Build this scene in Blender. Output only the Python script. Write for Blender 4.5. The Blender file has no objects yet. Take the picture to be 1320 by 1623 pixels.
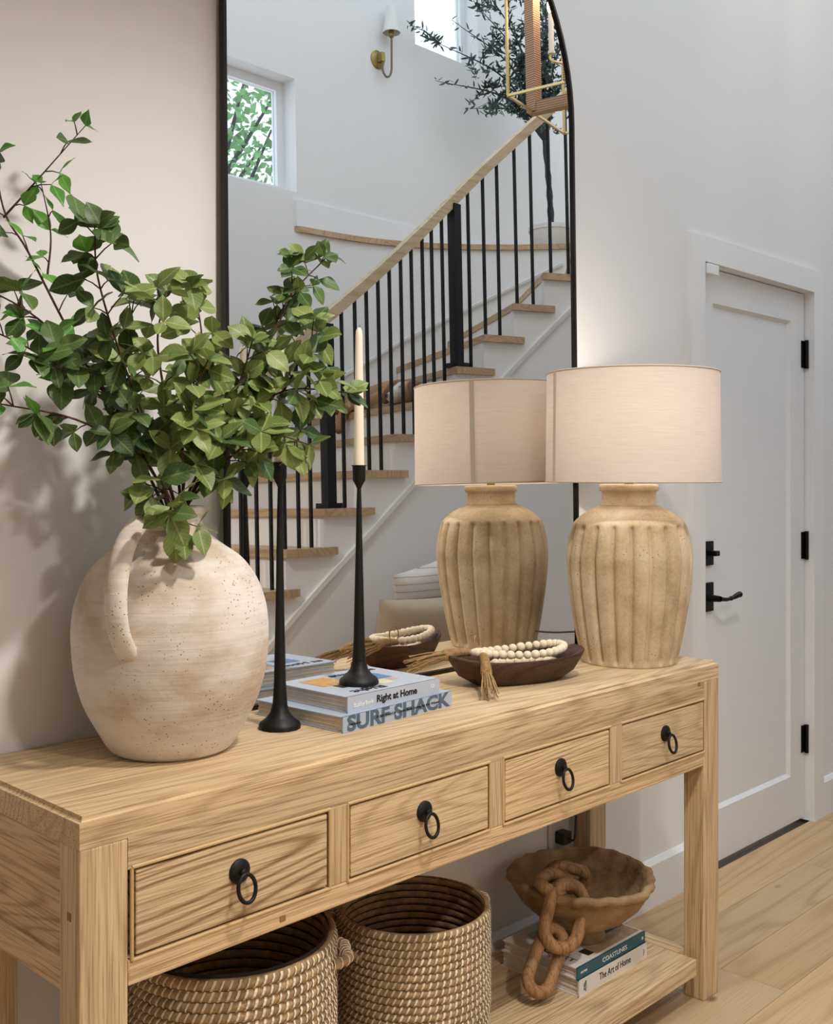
import bpy, bmesh, math, random
from mathutils import Vector, Matrix, Euler

random.seed(11)
SC = bpy.context.scene
COL = SC.collection
PI = math.pi
R = math.radians

# ------------------------------------------------------------------ camera
cd = bpy.data.cameras.new('camera')
cd.sensor_fit = 'HORIZONTAL'
cd.sensor_width = 36.0
cd.lens = 1700.0 / 1320.0 * 36.0
cd.shift_y = -56.5 / 1320.0
cd.clip_start = 0.02
cam = bpy.data.objects.new('camera', cd)
cam.location = (-0.745, -1.81, 1.338)
cam.rotation_euler = (PI / 2, 0, R(44.2 - 90))
COL.objects.link(cam)
SC.camera = cam

# ------------------------------------------------------------------ world and exposure
w = bpy.data.worlds.new('world')
SC.world = w
w.use_nodes = True
wb = w.node_tree.nodes['Background']
wb.inputs[0].default_value = (0.735, 0.865, 1.0, 1)
wb.inputs[1].default_value = 1.55
SC.view_settings.view_transform = 'Standard'
SC.view_settings.look = 'None'
SC.view_settings.gamma = 1.0
SC.view_settings.use_curve_mapping = False
SC.view_settings.exposure = 0.31
SC.cycles.use_denoising = True
SC.cycles.max_bounces = 10
SC.cycles.sample_clamp_indirect = 4.0
BULB_W = 1.5          # each chandelier bulb
LAMP_W = 2.9          # the table lamp's bulb
DOWN_W = 135.0         # the recessed ceiling downlight; the added fill one scales from it
WARM = (1.0, 0.74, 0.50)


# ------------------------------------------------------------------ helpers
def lin(h):
    h = h.lstrip('#')
    o = []
    for i in (0, 2, 4):
        v = int(h[i:i + 2], 16) / 255.0
        o.append(v / 12.92 if v <= 0.04045 else ((v + 0.055) / 1.055) ** 2.4)
    return (o[0], o[1], o[2], 1.0)


class NT:
    """small node-tree writer"""
    def __init__(self, name):
        self.m = bpy.data.materials.new(name)
        self.m.use_nodes = True
        self.t = self.m.node_tree
        self.b = self.t.nodes['Principled BSDF']
        self.out = self.t.nodes['Material Output']

    def n(self, kind, **kw):
        nd = self.t.nodes.new(kind)
        for k, v in kw.items():
            if k.startswith('i_'):
                key = k[2:]
                key = int(key) if key.isdigit() else key.replace('_', ' ')
                nd.inputs[key].default_value = v
            else:
                setattr(nd, k, v)
        return nd

    def l(self, a, b):
        self.t.links.new(a, b)

    def ramp(self, src, stops):
        r = self.n('ShaderNodeValToRGB')
        el = r.color_ramp.elements
        while len(el) < len(stops):
            el.new(0.5)
        for e, (p, c) in zip(el, stops):
            e.position = p
            e.color = c if len(c) == 4 else (*c, 1)
        self.l(src, r.inputs[0])
        return r.outputs[0]

    def mix(self, fac, a, b, mode='MIX'):
        x = self.n('ShaderNodeMix', data_type='RGBA', blend_type=mode)
        for s, v in ((0, fac), (6, a), (7, b)):
            if hasattr(v, 'is_output'):
                self.l(v, x.inputs[s])
            else:
                x.inputs[s].default_value = v
        return x.outputs[2]

    def math(self, op, a, b=0.0, c=None):
        x = self.n('ShaderNodeMath', operation=op)
        for i, v in enumerate((a, b) if c is None else (a, b, c)):
            if hasattr(v, 'is_output'):
                self.l(v, x.inputs[i])
            else:
                x.inputs[i].default_value = v
        return x.outputs[0]

    def coord(self, scale=(1, 1, 1), rnd=0.0, src='Object'):
        tc = self.n('ShaderNodeTexCoord')
        o = tc.outputs[src]
        if rnd:
            oi = self.n('ShaderNodeObjectInfo')
            add = self.n('ShaderNodeVectorMath', operation='ADD')
            self.l(o, add.inputs[0])
            mul = self.math('MULTIPLY', oi.outputs['Random'], rnd)
            self.l(mul, add.inputs[1])
            o = add.outputs[0]
        mp = self.n('ShaderNodeMapping')
        mp.inputs['Scale'].default_value = scale
        self.l(o, mp.inputs[0])
        return mp.outputs[0]

    def noise(self, vec, scale, detail=4, rough=0.55, dist=0.0):
        x = self.n('ShaderNodeTexNoise')
        x.inputs['Scale'].default_value = scale
        x.inputs['Detail'].default_value = detail
        x.inputs['Roughness'].default_value = rough
        x.inputs['Distortion'].default_value = dist
        self.l(vec, x.inputs['Vector'])
        return x.outputs[0]

    def bump(self, h, strength=0.3, dist=0.01):
        x = self.n('ShaderNodeBump')
        x.inputs['Strength'].default_value = strength
        x.inputs['Distance'].default_value = dist
        self.l(h, x.inputs['Height'])
        self.l(x.outputs[0], self.b.inputs['Normal'])


def plain(name, col, rough=0.5, metal=0.0, var=0.0, vscale=8.0, bump=0.0, bscale=60.0, spec=0.5):
    t = NT(name)
    c = lin(col) if isinstance(col, str) else col
    t.b.inputs['Roughness'].default_value = rough
    t.b.inputs['Metallic'].default_value = metal
    t.b.inputs['Specular IOR Level'].default_value = spec
    v = t.coord()
    nz = t.noise(v, vscale, 3)
    lo = tuple(x * (1 - var) for x in c[:3]) + (1,)
    hi = tuple(min(1, x * (1 + var)) for x in c[:3]) + (1,)
    t.l(t.ramp(nz, [(0.3, lo), (0.7, hi)]), t.b.inputs['Base Color'])
    if bump:
        t.bump(t.noise(v, bscale, 4), bump, 0.004)
    return t.m


def wood(name, axis, light, mid, dark, rough=0.55, ring=9.0, fine=1.0, knots=True, bump=0.35, streak=0.5, fig=0.5):
    """grain runs along object axis (0 x, 1 y, 2 z)"""
    t = NT(name)
    s = [1.0, 1.0, 1.0]
    s[axis] = 0.085
    v = t.coord(tuple(s), rnd=23.0)
    # slow field -> contour lines -> cathedral figure
    f = t.noise(v, 4.5, 1, 0.4, 0.2)
    ph = t.math('MULTIPLY', f, ring * 30.0)
    sn = t.math('SINE', ph)
    sn = t.math('MULTIPLY_ADD', sn, 0.5, 0.5)
    sn = t.math('POWER', sn, 3.5)
    s2 = [1.0, 1.0, 1.0]
    s2[axis] = 0.02
    v2 = t.coord(tuple(s2), rnd=31.0)
    st = t.noise(v2, 300.0 * fine, 4, 0.6)
    big = t.noise(v, 2.3, 2)
    base = t.ramp(big, [(0.3, lin(mid)), (0.7, lin(light))])
    c1 = t.mix(t.math('MULTIPLY', sn, fig), base, lin(dark))
    dk = t.ramp(st, [(0.36, lin(dark)), (0.52, (1, 1, 1, 1))])
    c2 = t.mix(streak, c1, t.mix(1.0, c1, dk, 'MULTIPLY'))
    if knots:
        vk = t.n('ShaderNodeTexVoronoi')
        vk.inputs['Scale'].default_value = 2.6
        s3 = [1.6, 1.6, 1.6]
        s3[axis] = 0.9
        t.l(t.coord(tuple(s3), rnd=13.0), vk.inputs['Vector'])
        kf = t.ramp(vk.outputs['Distance'], [(0.018, (1, 1, 1, 1)), (0.06, (0, 0, 0, 1))])
        c2 = t.mix(t.math('MULTIPLY', kf, 0.75), c2, lin('4a3018'))
    oi = t.n('ShaderNodeObjectInfo')
    var = t.ramp(oi.outputs['Random'], [(0.0, (0.86, 0.86, 0.86, 1)), (1.0, (1.08, 1.06, 1.04, 1))])
    c3 = t.mix(1.0, c2, var, 'MULTIPLY')
    t.l(c3, t.b.inputs['Base Color'])
    t.b.inputs['Roughness'].default_value = rough
    h = t.math('ADD', t.math('MULTIPLY', st, 0.8), t.math('MULTIPLY', sn, -0.35))
    t.bump(h, bump, 0.004)
    return t.m


W = {}          # world position of every Empty / mesh (no rotations on parents)


class MB:
    def __init__(self):
        self.v = []
        self.f = []
        self.mi = []

    def add(self, vs, fs, mi=0):
        o = len(self.v)
        self.v += [Vector(p) for p in vs]
        self.f += [tuple(i + o for i in q) for q in fs]
        self.mi += [mi] * len(fs)
        return self

    def box(self, x0, x1, y0, y1, z0, z1, mi=0, bev=0.0):
        if bev <= 0:
            vs = [(x, y, z) for z in (z0, z1) for y in (y0, y1) for x in (x0, x1)]
            fs = [(0, 2, 3, 1), (4, 5, 7, 6), (0, 1, 5, 4), (2, 6, 7, 3), (0, 4, 6, 2), (1, 3, 7, 5)]
            return self.add(vs, fs, mi)
        b = bmesh.new()
        bmesh.ops.create_cube(b, size=1.0)
        for v in b.verts:
            v.co = Vector(((x0 + x1) / 2 + v.co.x * (x1 - x0), (y0 + y1) / 2 + v.co.y * (y1 - y0), (z0 + z1) / 2 + v.co.z * (z1 - z0)))
        bmesh.ops.bevel(b, geom=list(b.edges), offset=bev, segments=2, affect='EDGES', profile=0.6)
        return self.bm(b, mi)

    def bm(self, b, mi=0, mat=None):
        b.verts.index_update()
        vs = [(mat @ v.co if mat else v.co.copy()) for v in b.verts]
        fs = [tuple(v.index for v in f.verts) for f in b.faces]
        b.free()
        return self.add(vs, fs, mi)

    def lathe(self, prof, c=(0, 0, 0), n=48, fn=None, cap=True, mi=0):
        """prof: list of (r, z) bottom to top; fn(angle, r, z) -> r"""
        vs, fs = [], []
        for r, z in prof:
            for k in range(n):
                a = 2 * PI * k / n
                rr = fn(a, r, z) if fn else r
                vs.append((c[0] + rr * math.cos(a), c[1] + rr * math.sin(a), c[2] + z))
        for i in range(len(prof) - 1):
            for k in range(n):
                a, b_ = i * n + k, i * n + (k + 1) % n
                fs.append((a, b_, b_ + n, a + n))
        if cap:
            fs.append(tuple(reversed(range(n))))
            fs.append(tuple(range((len(prof) - 1) * n, len(prof) * n)))
        return self.add(vs, fs, mi)

    def tube(self, pts, rad, n=8, closed=False, mi=0, flat=None):
        pts = [Vector(p) for p in pts]
        m = len(pts)
        if not hasattr(rad, '__len__'):
            rad = [rad] * m
        tan = []
        for i in range(m):
            if closed:
                d = pts[(i + 1) % m] - pts[i - 1]
            else:
                d = pts[min(i + 1, m - 1)] - pts[max(i - 1, 0)]
            tan.append(d.normalized() if d.length > 1e-9 else Vector((0, 0, 1)))
        u = tan[0].cross(Vector((0, 0, 1)))
        if u.length < 1e-3:
            u = tan[0].cross(Vector((1, 0, 0)))
        u.normalize()
        vs, fs = [], []
        for i in range(m):
            u = (u - tan[i] * u.dot(tan[i]))
            u.normalize()
            w_ = tan[i].cross(u)
            for k in range(n):
                a = 2 * PI * k / n + (PI / n)
                vs.append(pts[i] + (u * math.cos(a) * (flat[0] if flat else 1) + w_ * math.sin(a) * (flat[1] if flat else 1)) * rad[i])
        for i in range(m if closed else m - 1):
            j = (i + 1) % m
            for k in range(n):
                fs.append((i * n + k, i * n + (k + 1) % n, j * n + (k + 1) % n, j * n + k))
        if not closed:
            fs.append(tuple(reversed(range(n))))
            fs.append(tuple(range((m - 1) * n, m * n)))
        return self.add(vs, fs, mi)

    def prism(self, poly, z0, z1, mi=0):
        n = len(poly)
        vs = [(x, y, z0) for x, y in poly] + [(x, y, z1) for x, y in poly]
        fs = [tuple(reversed(range(n))), tuple(range(n, 2 * n))]
        fs += [(i, (i + 1) % n, n + (i + 1) % n, n + i) for i in range(n)]
        return self.add(vs, fs, mi)

    def ball(self, c, r, sub=2, scale=(1, 1, 1), rot=None, mi=0):
        b = bmesh.new()
        bmesh.ops.create_icosphere(b, subdivisions=sub, radius=1.0)
        m = Matrix.Translation(c) @ (rot.to_matrix().to_4x4() if rot else Matrix()) @ Matrix.Diagonal((r * scale[0], r * scale[1], r * scale[2], 1))
        return self.bm(b, mi, m)

    def xf(self, m):
        self.v = [m @ p for p in self.v]
        return self


def fixnormals(me):
    b = bmesh.new()
    b.from_mesh(me)
    bmesh.ops.recalc_face_normals(b, faces=b.faces)
    b.to_mesh(me)
    b.free()


def mesh(name, mb, mats, origin, smooth=False):
    me = bpy.data.meshes.new(name)
    me.from_pydata([tuple(p - origin) for p in mb.v], [], mb.f)
    for m in (mats if isinstance(mats, (list, tuple)) else [mats]):
        me.materials.append(m)
    if any(mb.mi):
        me.polygons.foreach_set('material_index', mb.mi)
    if smooth:
        me.polygons.foreach_set('use_smooth', [True] * len(me.polygons))
    fixnormals(me)
    me.update()
    return me


def obj(name, mb, mats, parent=None, smooth=False, origin=None, auto=None, **props):
    """mb is in world coordinates; the object's origin is its box centre unless given"""
    if origin is None:
        lo = [min(p[i] for p in mb.v) for i in range(3)]
        hi = [max(p[i] for p in mb.v) for i in range(3)]
        origin = Vector(((lo[0] + hi[0]) / 2, (lo[1] + hi[1]) / 2, (lo[2] + hi[2]) / 2))
    origin = Vector(origin)
    me = mesh(name, mb, mats, origin, smooth)
    if auto:
        me.set_sharp_from_angle(angle=R(auto))
    o = bpy.data.objects.new(name, me)
    COL.objects.link(o)
    W[o] = origin
    if parent:
        o.parent = parent
        o.location = origin - W[parent]
    else:
        o.location = origin
    for k, v in props.items():
        o[k] = v
    return o


def tag(o, label, cat, group=None, kind=None):
    o['label'] = label
    o['category'] = cat
    if group:
        o['group'] = group
    if kind:
        o['kind'] = kind
    return o


def thing(name, label, cat, loc, group=None, kind=None):
    o = bpy.data.objects.new(name, None)
    o.empty_display_size = 0.05
    o.location = loc
    COL.objects.link(o)
    W[o] = Vector(loc)
    return tag(o, label, cat, group, kind)


def inst(me, name, parent, loc, rot=(0, 0, 0), scale=(1, 1, 1)):
    o = bpy.data.objects.new(name, me)
    COL.objects.link(o)
    o.parent = parent
    o.location = Vector(loc) - (W[parent] if parent else Vector())
    o.rotation_euler = rot
    o.scale = scale
    W[o] = Vector(loc)
    return o


def spline(pts, n):
    """Catmull-Rom through pts"""
    p = [Vector(q) for q in pts]
    p = [p[0] * 2 - p[1]] + p + [p[-1] * 2 - p[-2]]
    out = []
    segs = len(p) - 3
    for i in range(segs):
        for k in range(n):
            t = k / n
            a, b, c, d = p[i:i + 4]
            out.append(0.5 * ((2 * b) + (c - a) * t + (2 * a - 5 * b + 4 * c - d) * t * t + (3 * b - a - 3 * c + d) * t ** 3))
    out.append(p[-2])
    return out


def text(name, s, size, mat, parent, loc, ux, uy, width=None, align='CENTER', extrude=0.0004, bold=0.0):
    """flat lettering; ux, uy = world directions of reading and of letter height"""
    cu = bpy.data.curves.new(name, 'FONT')
    cu.body = s
    cu.size = size
    cu.align_x = align
    cu.align_y = 'CENTER'
    cu.extrude = extrude
    cu.offset = bold
    cu.resolution_u = 3
    tmp = bpy.data.objects.new(name, cu)
    COL.objects.link(tmp)
    dg = bpy.context.evaluated_depsgraph_get()
    me = bpy.data.meshes.new_from_object(tmp.evaluated_get(dg))
    bpy.data.objects.remove(tmp)
    bpy.data.curves.remove(cu)
    ux, uy = Vector(ux).normalized(), Vector(uy).normalized()
    uz = ux.cross(uy)
    sx = 1.0
    if width:
        xs = [v.co.x for v in me.vertices]
        sx = width / max(1e-6, max(xs) - min(xs))
    for v in me.vertices:
        c = v.co.copy()
        v.co = ux * c.x * sx + uy * c.y + uz * c.z
    me.materials.clear()
    me.materials.append(mat)
    o = bpy.data.objects.new(name, me)
    COL.objects.link(o)
    o.parent = parent
    o.location = Vector(loc) - W[parent]
    W[o] = Vector(loc)
    return o


# ------------------------------------------------------------------ materials
M = {}
M['wall'] = plain('wall_paint', 'e4e2e0', 0.85, var=0.012, vscale=2.0, bump=0.05, bscale=120)
M['trim'] = plain('trim_paint', 'e6e5e4', 0.45, var=0.01)
M['door'] = plain('door_paint', 'e2e2e3', 0.4, var=0.01)
M['black'] = plain('black_metal', '12100f', 0.42, 0.6, var=0.15, vscale=30)
M['iron'] = plain('black_iron', '0d0c0b', 0.5, 0.3, var=0.2, vscale=40, bump=0.15, bscale=90)
M['frame'] = plain('mirror_frame_metal', '1c1512', 0.4, 0.5, var=0.1)
M['baluster'] = plain('baluster_metal', '0f1012', 0.45, 0.4)
WD = dict(light='dfc6a0', mid='d3b388', dark='8c6640')
for i, ax in enumerate('xyz'):
    M['elm_' + ax] = wood('elm_' + ax, i, WD['light'], WD['mid'], WD['dark'], 0.6, ring=6, bump=0.45, knots=False, streak=0.5, fig=0.30)
M['elm_drawer'] = wood('elm_drawer', 0, 'e6cca4', 'dabb90', '8c6238', 0.6, ring=9, bump=0.5, knots=False, streak=0.45, fig=0.80)
M['elm_calm'] = wood('elm_calm', 0, 'e4caa2', 'd8b88c', '8f6538', 0.6, ring=7, bump=0.5, knots=False, streak=0.5, fig=0.26)
M['elm_panel'] = wood('elm_panel', 1, 'e0c59c', 'd2b083', '94693e', 0.6, ring=9, bump=0.5, knots=False, streak=0.5)
M['oak_plank'] = wood('oak_plank', 0, 'd2b48c', 'c19f74', '987449', 0.5, ring=2.5, bump=0.06, streak=0.2, fig=0.35)
M['oak_tread'] = wood('oak_tread', 1, 'c2a885', 'b39672', '8f7350', 0.5, ring=4, bump=0.1, streak=0.3, knots=False)
M['oak_rail'] = wood('oak_rail', 0, 'd6c6a8', 'cab897', 'b39d78', 0.5, ring=3, bump=0.05, streak=0.25, knots=False)
M['bowl_wood'] = wood('dark_bowl_wood', 0, '53301b', '3a2012', '190c06', 0.55, ring=6, bump=0.5, knots=False)
M['chain_wood'] = wood('chain_wood', 2, 'b48b5e', '9a7046', '5a3b20', 0.6, ring=5, bump=0.5, knots=False)
M['bench_wood'] = wood('bench_wood', 0, 'b3946c', 'a08058', '7c5f3c', 0.55, ring=4, bump=0.1)
M['bead_trim'] = plain('drawer_bead_wood', 'c9a77a', 0.6, var=0.08, vscale=20)
M['candle'] = plain('candle_wax', 'f1e4cd', 0.45, var=0.02)
M['wick'] = plain('wick', '2a2420', 0.9)
M['bead'] = plain('bead_wood', 'ead9bd', 0.6, var=0.10, vscale=30)
M['jute'] = plain('jute', 'a8865a', 0.9, var=0.25, vscale=120, bump=0.4, bscale=400)
M['page'] = plain('page_edges', 'd9d0c4', 0.8, var=0.08, vscale=60)
M['cover_blue'] = plain('cover_pale_blue', 'b6bdca', 0.45, var=0.02)
M['cover_blue2'] = plain('cover_grey_blue', 'a9b5c4', 0.5, var=0.02)
M['cover_teal'] = plain('cover_teal', '1e5766', 0.45, var=0.04)
M['cover_white'] = plain('cover_white', 'ddd8d0', 0.5, var=0.02)
M['ink'] = plain('ink_black', '15130f', 0.6)
M['ink_white'] = plain('ink_white', 'eeeeea', 0.6)
M['ink_slate'] = plain('ink_slate', '4f6277', 0.6)
M['print_ochre'] = plain('print_ochre', 'c99a55', 0.5, var=0.25, vscale=60)
M['print_blue'] = plain('print_blue', '5b7fae', 0.5, var=0.3, vscale=70)
M['print_pink'] = plain('print_pink', 'cfa0a0', 0.5, var=0.2, vscale=60)
M['print_yellow'] = plain('print_yellow', 'd6cfa0', 0.5, var=0.1, vscale=60)
M['print_dark'] = plain('print_dark', '22281f', 0.5, var=0.5, vscale=60)
M['print_sand'] = plain('print_sand', 'a58a6c', 0.5, var=0.25, vscale=40)
M['print_mint'] = plain('print_mint', '9fb8a8', 0.5, var=0.2, vscale=40)
M['coil'] = plain('seagrass_coil', 'a88a64', 0.85, var=0.35, vscale=45, bump=0.6, bscale=160)
M['stitch'] = plain('cream_stitch', 'e6d8bf', 0.85, var=0.12, vscale=90)
M['gold'] = plain('gold_metal', 'd2b980', 0.3, 0.85)
M['brass'] = plain('aged_brass', '9c8a52', 0.35, 0.8)
M['brown_metal'] = plain('brown_arm', '7f6a58', 0.5, 0.4)
M['pot'] = plain('pot_white', 'dcdad6', 0.6, var=0.02)
M['soil'] = plain('potting_soil', '2d241c', 0.95, var=0.3)
M['bark'] = plain('bark_grey', '3b3a3c', 0.85, var=0.3, vscale=40, bump=0.4, bscale=90)
M['twig'] = plain('twig_brown', '4a2f22', 0.8, var=0.3, vscale=60)
M['cloth_beige'] = plain('cushion_beige', 'b5a690', 0.9, var=0.04, vscale=20, bump=0.3, bscale=500)
M['outlet'] = plain('outlet_white', 'cfccc6', 0.4)
M['plug'] = plain('plug_dark', '2a2826', 0.5)
M['cord'] = plain('grey_cord', '6f7470', 0.5)
M['frame_white'] = plain('window_frame_white', 'e8e8ea', 0.4)


def vase_mat():
    t = NT('chalky_terracotta')
    v = t.coord()
    vz = t.coord((1, 1, 1.8))
    big = t.noise(vz, 5.0, 5, 0.6)
    band = t.noise(t.coord((2, 2, 60)), 2.0, 4)
    c = t.ramp(big, [(0.36, lin('bca58d')), (0.50, lin('d9cec2')), (0.7, lin('e6dfd7'))])
    c = t.mix(0.15, c, t.ramp(band, [(0.35, lin('c9b59c')), (0.6, lin('ece4d8'))]))
    vo = t.n('ShaderNodeTexVoronoi')
    vo.inputs['Scale'].default_value = 130.0
    t.l(v, vo.inputs['Vector'])
    pit = t.ramp(vo.outputs['Distance'], [(0.10, (1, 1, 1, 1)), (0.2, (0, 0, 0, 1))])
    zone = t.ramp(t.noise(v, 9.0, 3), [(0.43, (0, 0, 0, 1)), (0.56, (1, 1, 1, 1))])
    pf = t.math('MULTIPLY', pit, zone)
    c = t.mix(t.math('MULTIPLY', pf, 0.85), c, lin('4d3e30'))
    t.l(c, t.b.inputs['Base Color'])
    t.b.inputs['Roughness'].default_value = 0.9
    h = t.math('SUBTRACT', t.math('ADD', t.math('MULTIPLY', band, 0.5), t.math('MULTIPLY', t.noise(v, 70, 4), 0.35)), pf)
    t.bump(h, 0.35, 0.006)
    return t.m


def lamp_mat():
    t = NT('weathered_stoneware')
    v = t.coord()
    big = t.noise(v, 7.0, 4, 0.6)
    c = t.ramp(big, [(0.3, lin('a28a68')), (0.5, lin('c4ad8c')), (0.72, lin('dccbb2'))])
    sp = t.noise(v, 160, 3)
    c = t.mix(0.14, c, t.ramp(sp, [(0.35, lin('8d7450')), (0.6, lin('dacbb0'))]))
    vo = t.n('ShaderNodeTexVoronoi')
    vo.inputs['Scale'].default_value = 95.0
    t.l(v, vo.inputs['Vector'])
    pit = t.ramp(vo.outputs['Distance'], [(0.09, (1, 1, 1, 1)), (0.18, (0, 0, 0, 1))])
    zone = t.ramp(t.noise(v, 12.0, 3), [(0.5, (0, 0, 0, 1)), (0.62, (1, 1, 1, 1))])
    pf = t.math('MULTIPLY', pit, zone)
    c = t.mix(t.math('MULTIPLY', pf, 0.9), c, lin('3a2c1c'))
    t.l(c, t.b.inputs['Base Color'])
    t.b.inputs['Roughness'].default_value = 0.9
    h = t.math('SUBTRACT', t.math('MULTIPLY', sp, 0.4), pf)
    t.bump(h, 0.25, 0.004)
    return t.m


def clay_bowl_mat():
    t = NT('rough_paper_clay')
    v = t.coord()
    big = t.noise(v, 9.0, 5, 0.65)
    c = t.ramp(big, [(0.3, lin('6e5234')), (0.5, lin('9c7e58')), (0.72, lin('bb9e76'))])
    t.l(c, t.b.inputs['Base Color'])
    t.b.inputs['Roughness'].default_value = 0.85
    t.bump(t.noise(t.coord((1, 1, 3)), 28.0, 6, 0.7), 0.8, 0.01)
    return t.m


def shade_mat():
    t = NT('linen_shade')
    v = t.coord((1, 1, 1))
    n1 = t.noise(t.coord((1, 1, 30)), 14.0, 3)
    c = t.ramp(n1, [(0.3, lin('e0d6cd')), (0.7, lin('eae1d9'))])
    d = t.n('ShaderNodeBsdfDiffuse')
    tr = t.n('ShaderNodeBsdfTranslucent')
    t.l(c, d.inputs[0])
    t.l(c, tr.inputs[0])
    mx = t.n('ShaderNodeMixShader')
    mx.inputs[0].default_value = 0.36
    t.l(d.outputs[0], mx.inputs[1])
    t.l(tr.outputs[0], mx.inputs[2])
    t.l(mx.outputs[0], t.out.inputs[0])
    return t.m


def leaf_mat(name, dark, light, vein, rough=0.45):
    t = NT(name)
    tc = t.n('ShaderNodeTexCoord')
    sep = t.n('ShaderNodeSeparateXYZ')
    t.l(tc.outputs['Object'], sep.inputs[0])
    ax = t.math('ABSOLUTE', sep.outputs[0])
    mid = t.ramp(ax, [(0.008, (1, 1, 1, 1)), (0.035, (0, 0, 0, 1))])
    diag = t.math('SUBTRACT', sep.outputs[1], t.math('MULTIPLY', ax, 0.9))
    sv = t.math('SINE', t.math('MULTIPLY', diag, 46.0))
    sv = t.ramp(sv, [(0.80, (0, 0, 0, 1)), (1.0, (1, 1, 1, 1))])
    oi = t.n('ShaderNodeObjectInfo')
    base = t.mix(oi.outputs['Random'], lin(dark), lin(light))
    nz = t.noise(t.coord((1, 1, 1), rnd=9), 3.0, 3)
    base = t.mix(t.math('MULTIPLY', nz, 0.5), base, lin(light))
    f = t.math('MAXIMUM', t.math('MULTIPLY', mid, 0.6), t.math('MULTIPLY', sv, 0.32))
    c = t.mix(f, base, lin(vein))
    t.l(c, t.b.inputs['Base Color'])
    t.b.inputs['Roughness'].default_value = rough
    t.b.inputs['Specular IOR Level'].default_value = 0.35
    tr = t.n('ShaderNodeBsdfTranslucent')
    t.l(c, tr.inputs[0])
    mx = t.n('ShaderNodeMixShader')
    mx.inputs[0].default_value = 0.22
    t.l(t.b.outputs[0], mx.inputs[1])
    t.l(tr.outputs[0], mx.inputs[2])
    t.l(mx.outputs[0], t.out.inputs[0])
    return t.m


def stripe_mat():
    t = NT('striped_linen')
    v = t.coord()
    wv = t.n('ShaderNodeTexWave', bands_direction='Z')
    wv.inputs['Scale'].default_value = 9.0
    wv.inputs['Distortion'].default_value = 0.6
    t.l(v, wv.inputs['Vector'])
    c = t.ramp(wv.outputs[0], [(0.0, lin('958c86')), (0.035, lin('d6d2cc')), (1.0, lin('dcd9d4'))])
    t.l(c, t.b.inputs['Base Color'])
    t.b.inputs['Roughness'].default_value = 0.9
    return t.m


def rope_mat():
    t = NT('wrapped_rope')
    wv = t.n('ShaderNodeTexWave', bands_direction='Z')
    wv.inputs['Scale'].default_value = 30.0
    wv.inputs['Distortion'].default_value = 0.8
    t.l(t.coord(), wv.inputs['Vector'])
    c = t.ramp(wv.outputs[0], [(0.1, lin('8d6b50')), (0.7, lin('b8967a'))])
    t.l(c, t.b.inputs['Base Color'])
    t.b.inputs['Roughness'].default_value = 0.9
    t.bump(wv.outputs[0], 0.5, 0.004)
    return t.m


def glass_mat():
    t = NT('window_glass')
    t.t.nodes.remove(t.b)
    tr = t.n('ShaderNodeBsdfTransparent')
    gl = t.n('ShaderNodeBsdfGlossy')
    gl.inputs['Roughness'].default_value = 0.02
    mx = t.n('ShaderNodeMixShader')
    mx.inputs[0].default_value = 0.05
    t.l(tr.outputs[0], mx.inputs[1])
    t.l(gl.outputs[0], mx.inputs[2])
    t.l(mx.outputs[0], t.out.inputs[0])
    return t.m


def mirror_mat():
    t = NT('mirror_silver')
    t.b.inputs['Base Color'].default_value = (0.83, 0.82, 0.80, 1)
    t.b.inputs['Metallic'].default_value = 1.0
    t.b.inputs['Roughness'].default_value = 0.0
    return t.m


def glow_mat(name, col, strength):
    t = NT(name)
    t.b.inputs['Base Color'].default_value = (1, 0.9, 0.75, 1)
    t.b.inputs['Emission Color'].default_value = col
    t.b.inputs['Emission Strength'].default_value = strength
    return t.m


def fur_mat():
    t = NT('dog_fur')
    a = t.n('ShaderNodeVertexColor', layer_name='fur')
    nz = t.noise(t.coord((1, 1, 1)), 70.0, 4)
    c = t.mix(0.35, a.outputs[0], t.mix(1.0, a.outputs[0], t.ramp(nz, [(0.3, (0.35, 0.3, 0.28, 1)), (0.7, (1, 1, 1, 1))]), 'MULTIPLY'))
    t.l(c, t.b.inputs['Base Color'])
    t.b.inputs['Roughness'].default_value = 0.8
    t.bump(nz, 0.4, 0.01)
    return t.m


M['vase'] = vase_mat()
M['lamp'] = lamp_mat()
M['clay'] = clay_bowl_mat()
M['shade'] = shade_mat()
M['seam'] = plain('shade_seam', 'c9b9a8', 0.9)
M['stripe'] = stripe_mat()
M['rope'] = rope_mat()
M['glass'] = glass_mat()
M['mirror'] = mirror_mat()
M['bulb'] = glow_mat('warm_bulb', (1.0, 0.82, 0.6, 1), 12.0)
M['fur'] = fur_mat()
M['leaf_olive'] = leaf_mat('leaf_olive', '5a7338', '8a9a58', 'b9bf80')
M['leaf_dark'] = leaf_mat('leaf_dark', '2e4a26', '58703a', '8a9a5c')
M['leaf_bright'] = leaf_mat('leaf_bright', '3c7a32', '66a044', '96bd68')
M['olive_leaf'] = plain('olive_leaf', '3f524c', 0.5, var=0.5, vscale=6)
M['garden_leaf'] = plain('garden_leaf', '86b878', 0.6, var=0.55, vscale=3)

# ------------------------------------------------------------------ the room
XL, XR = -3.4, 9.0
YB = -3.36


def struct(name, mb, mat, label, cat, **kw):
    return tag(obj(name, mb, mat, **kw), label, cat, kind='structure')


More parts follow.
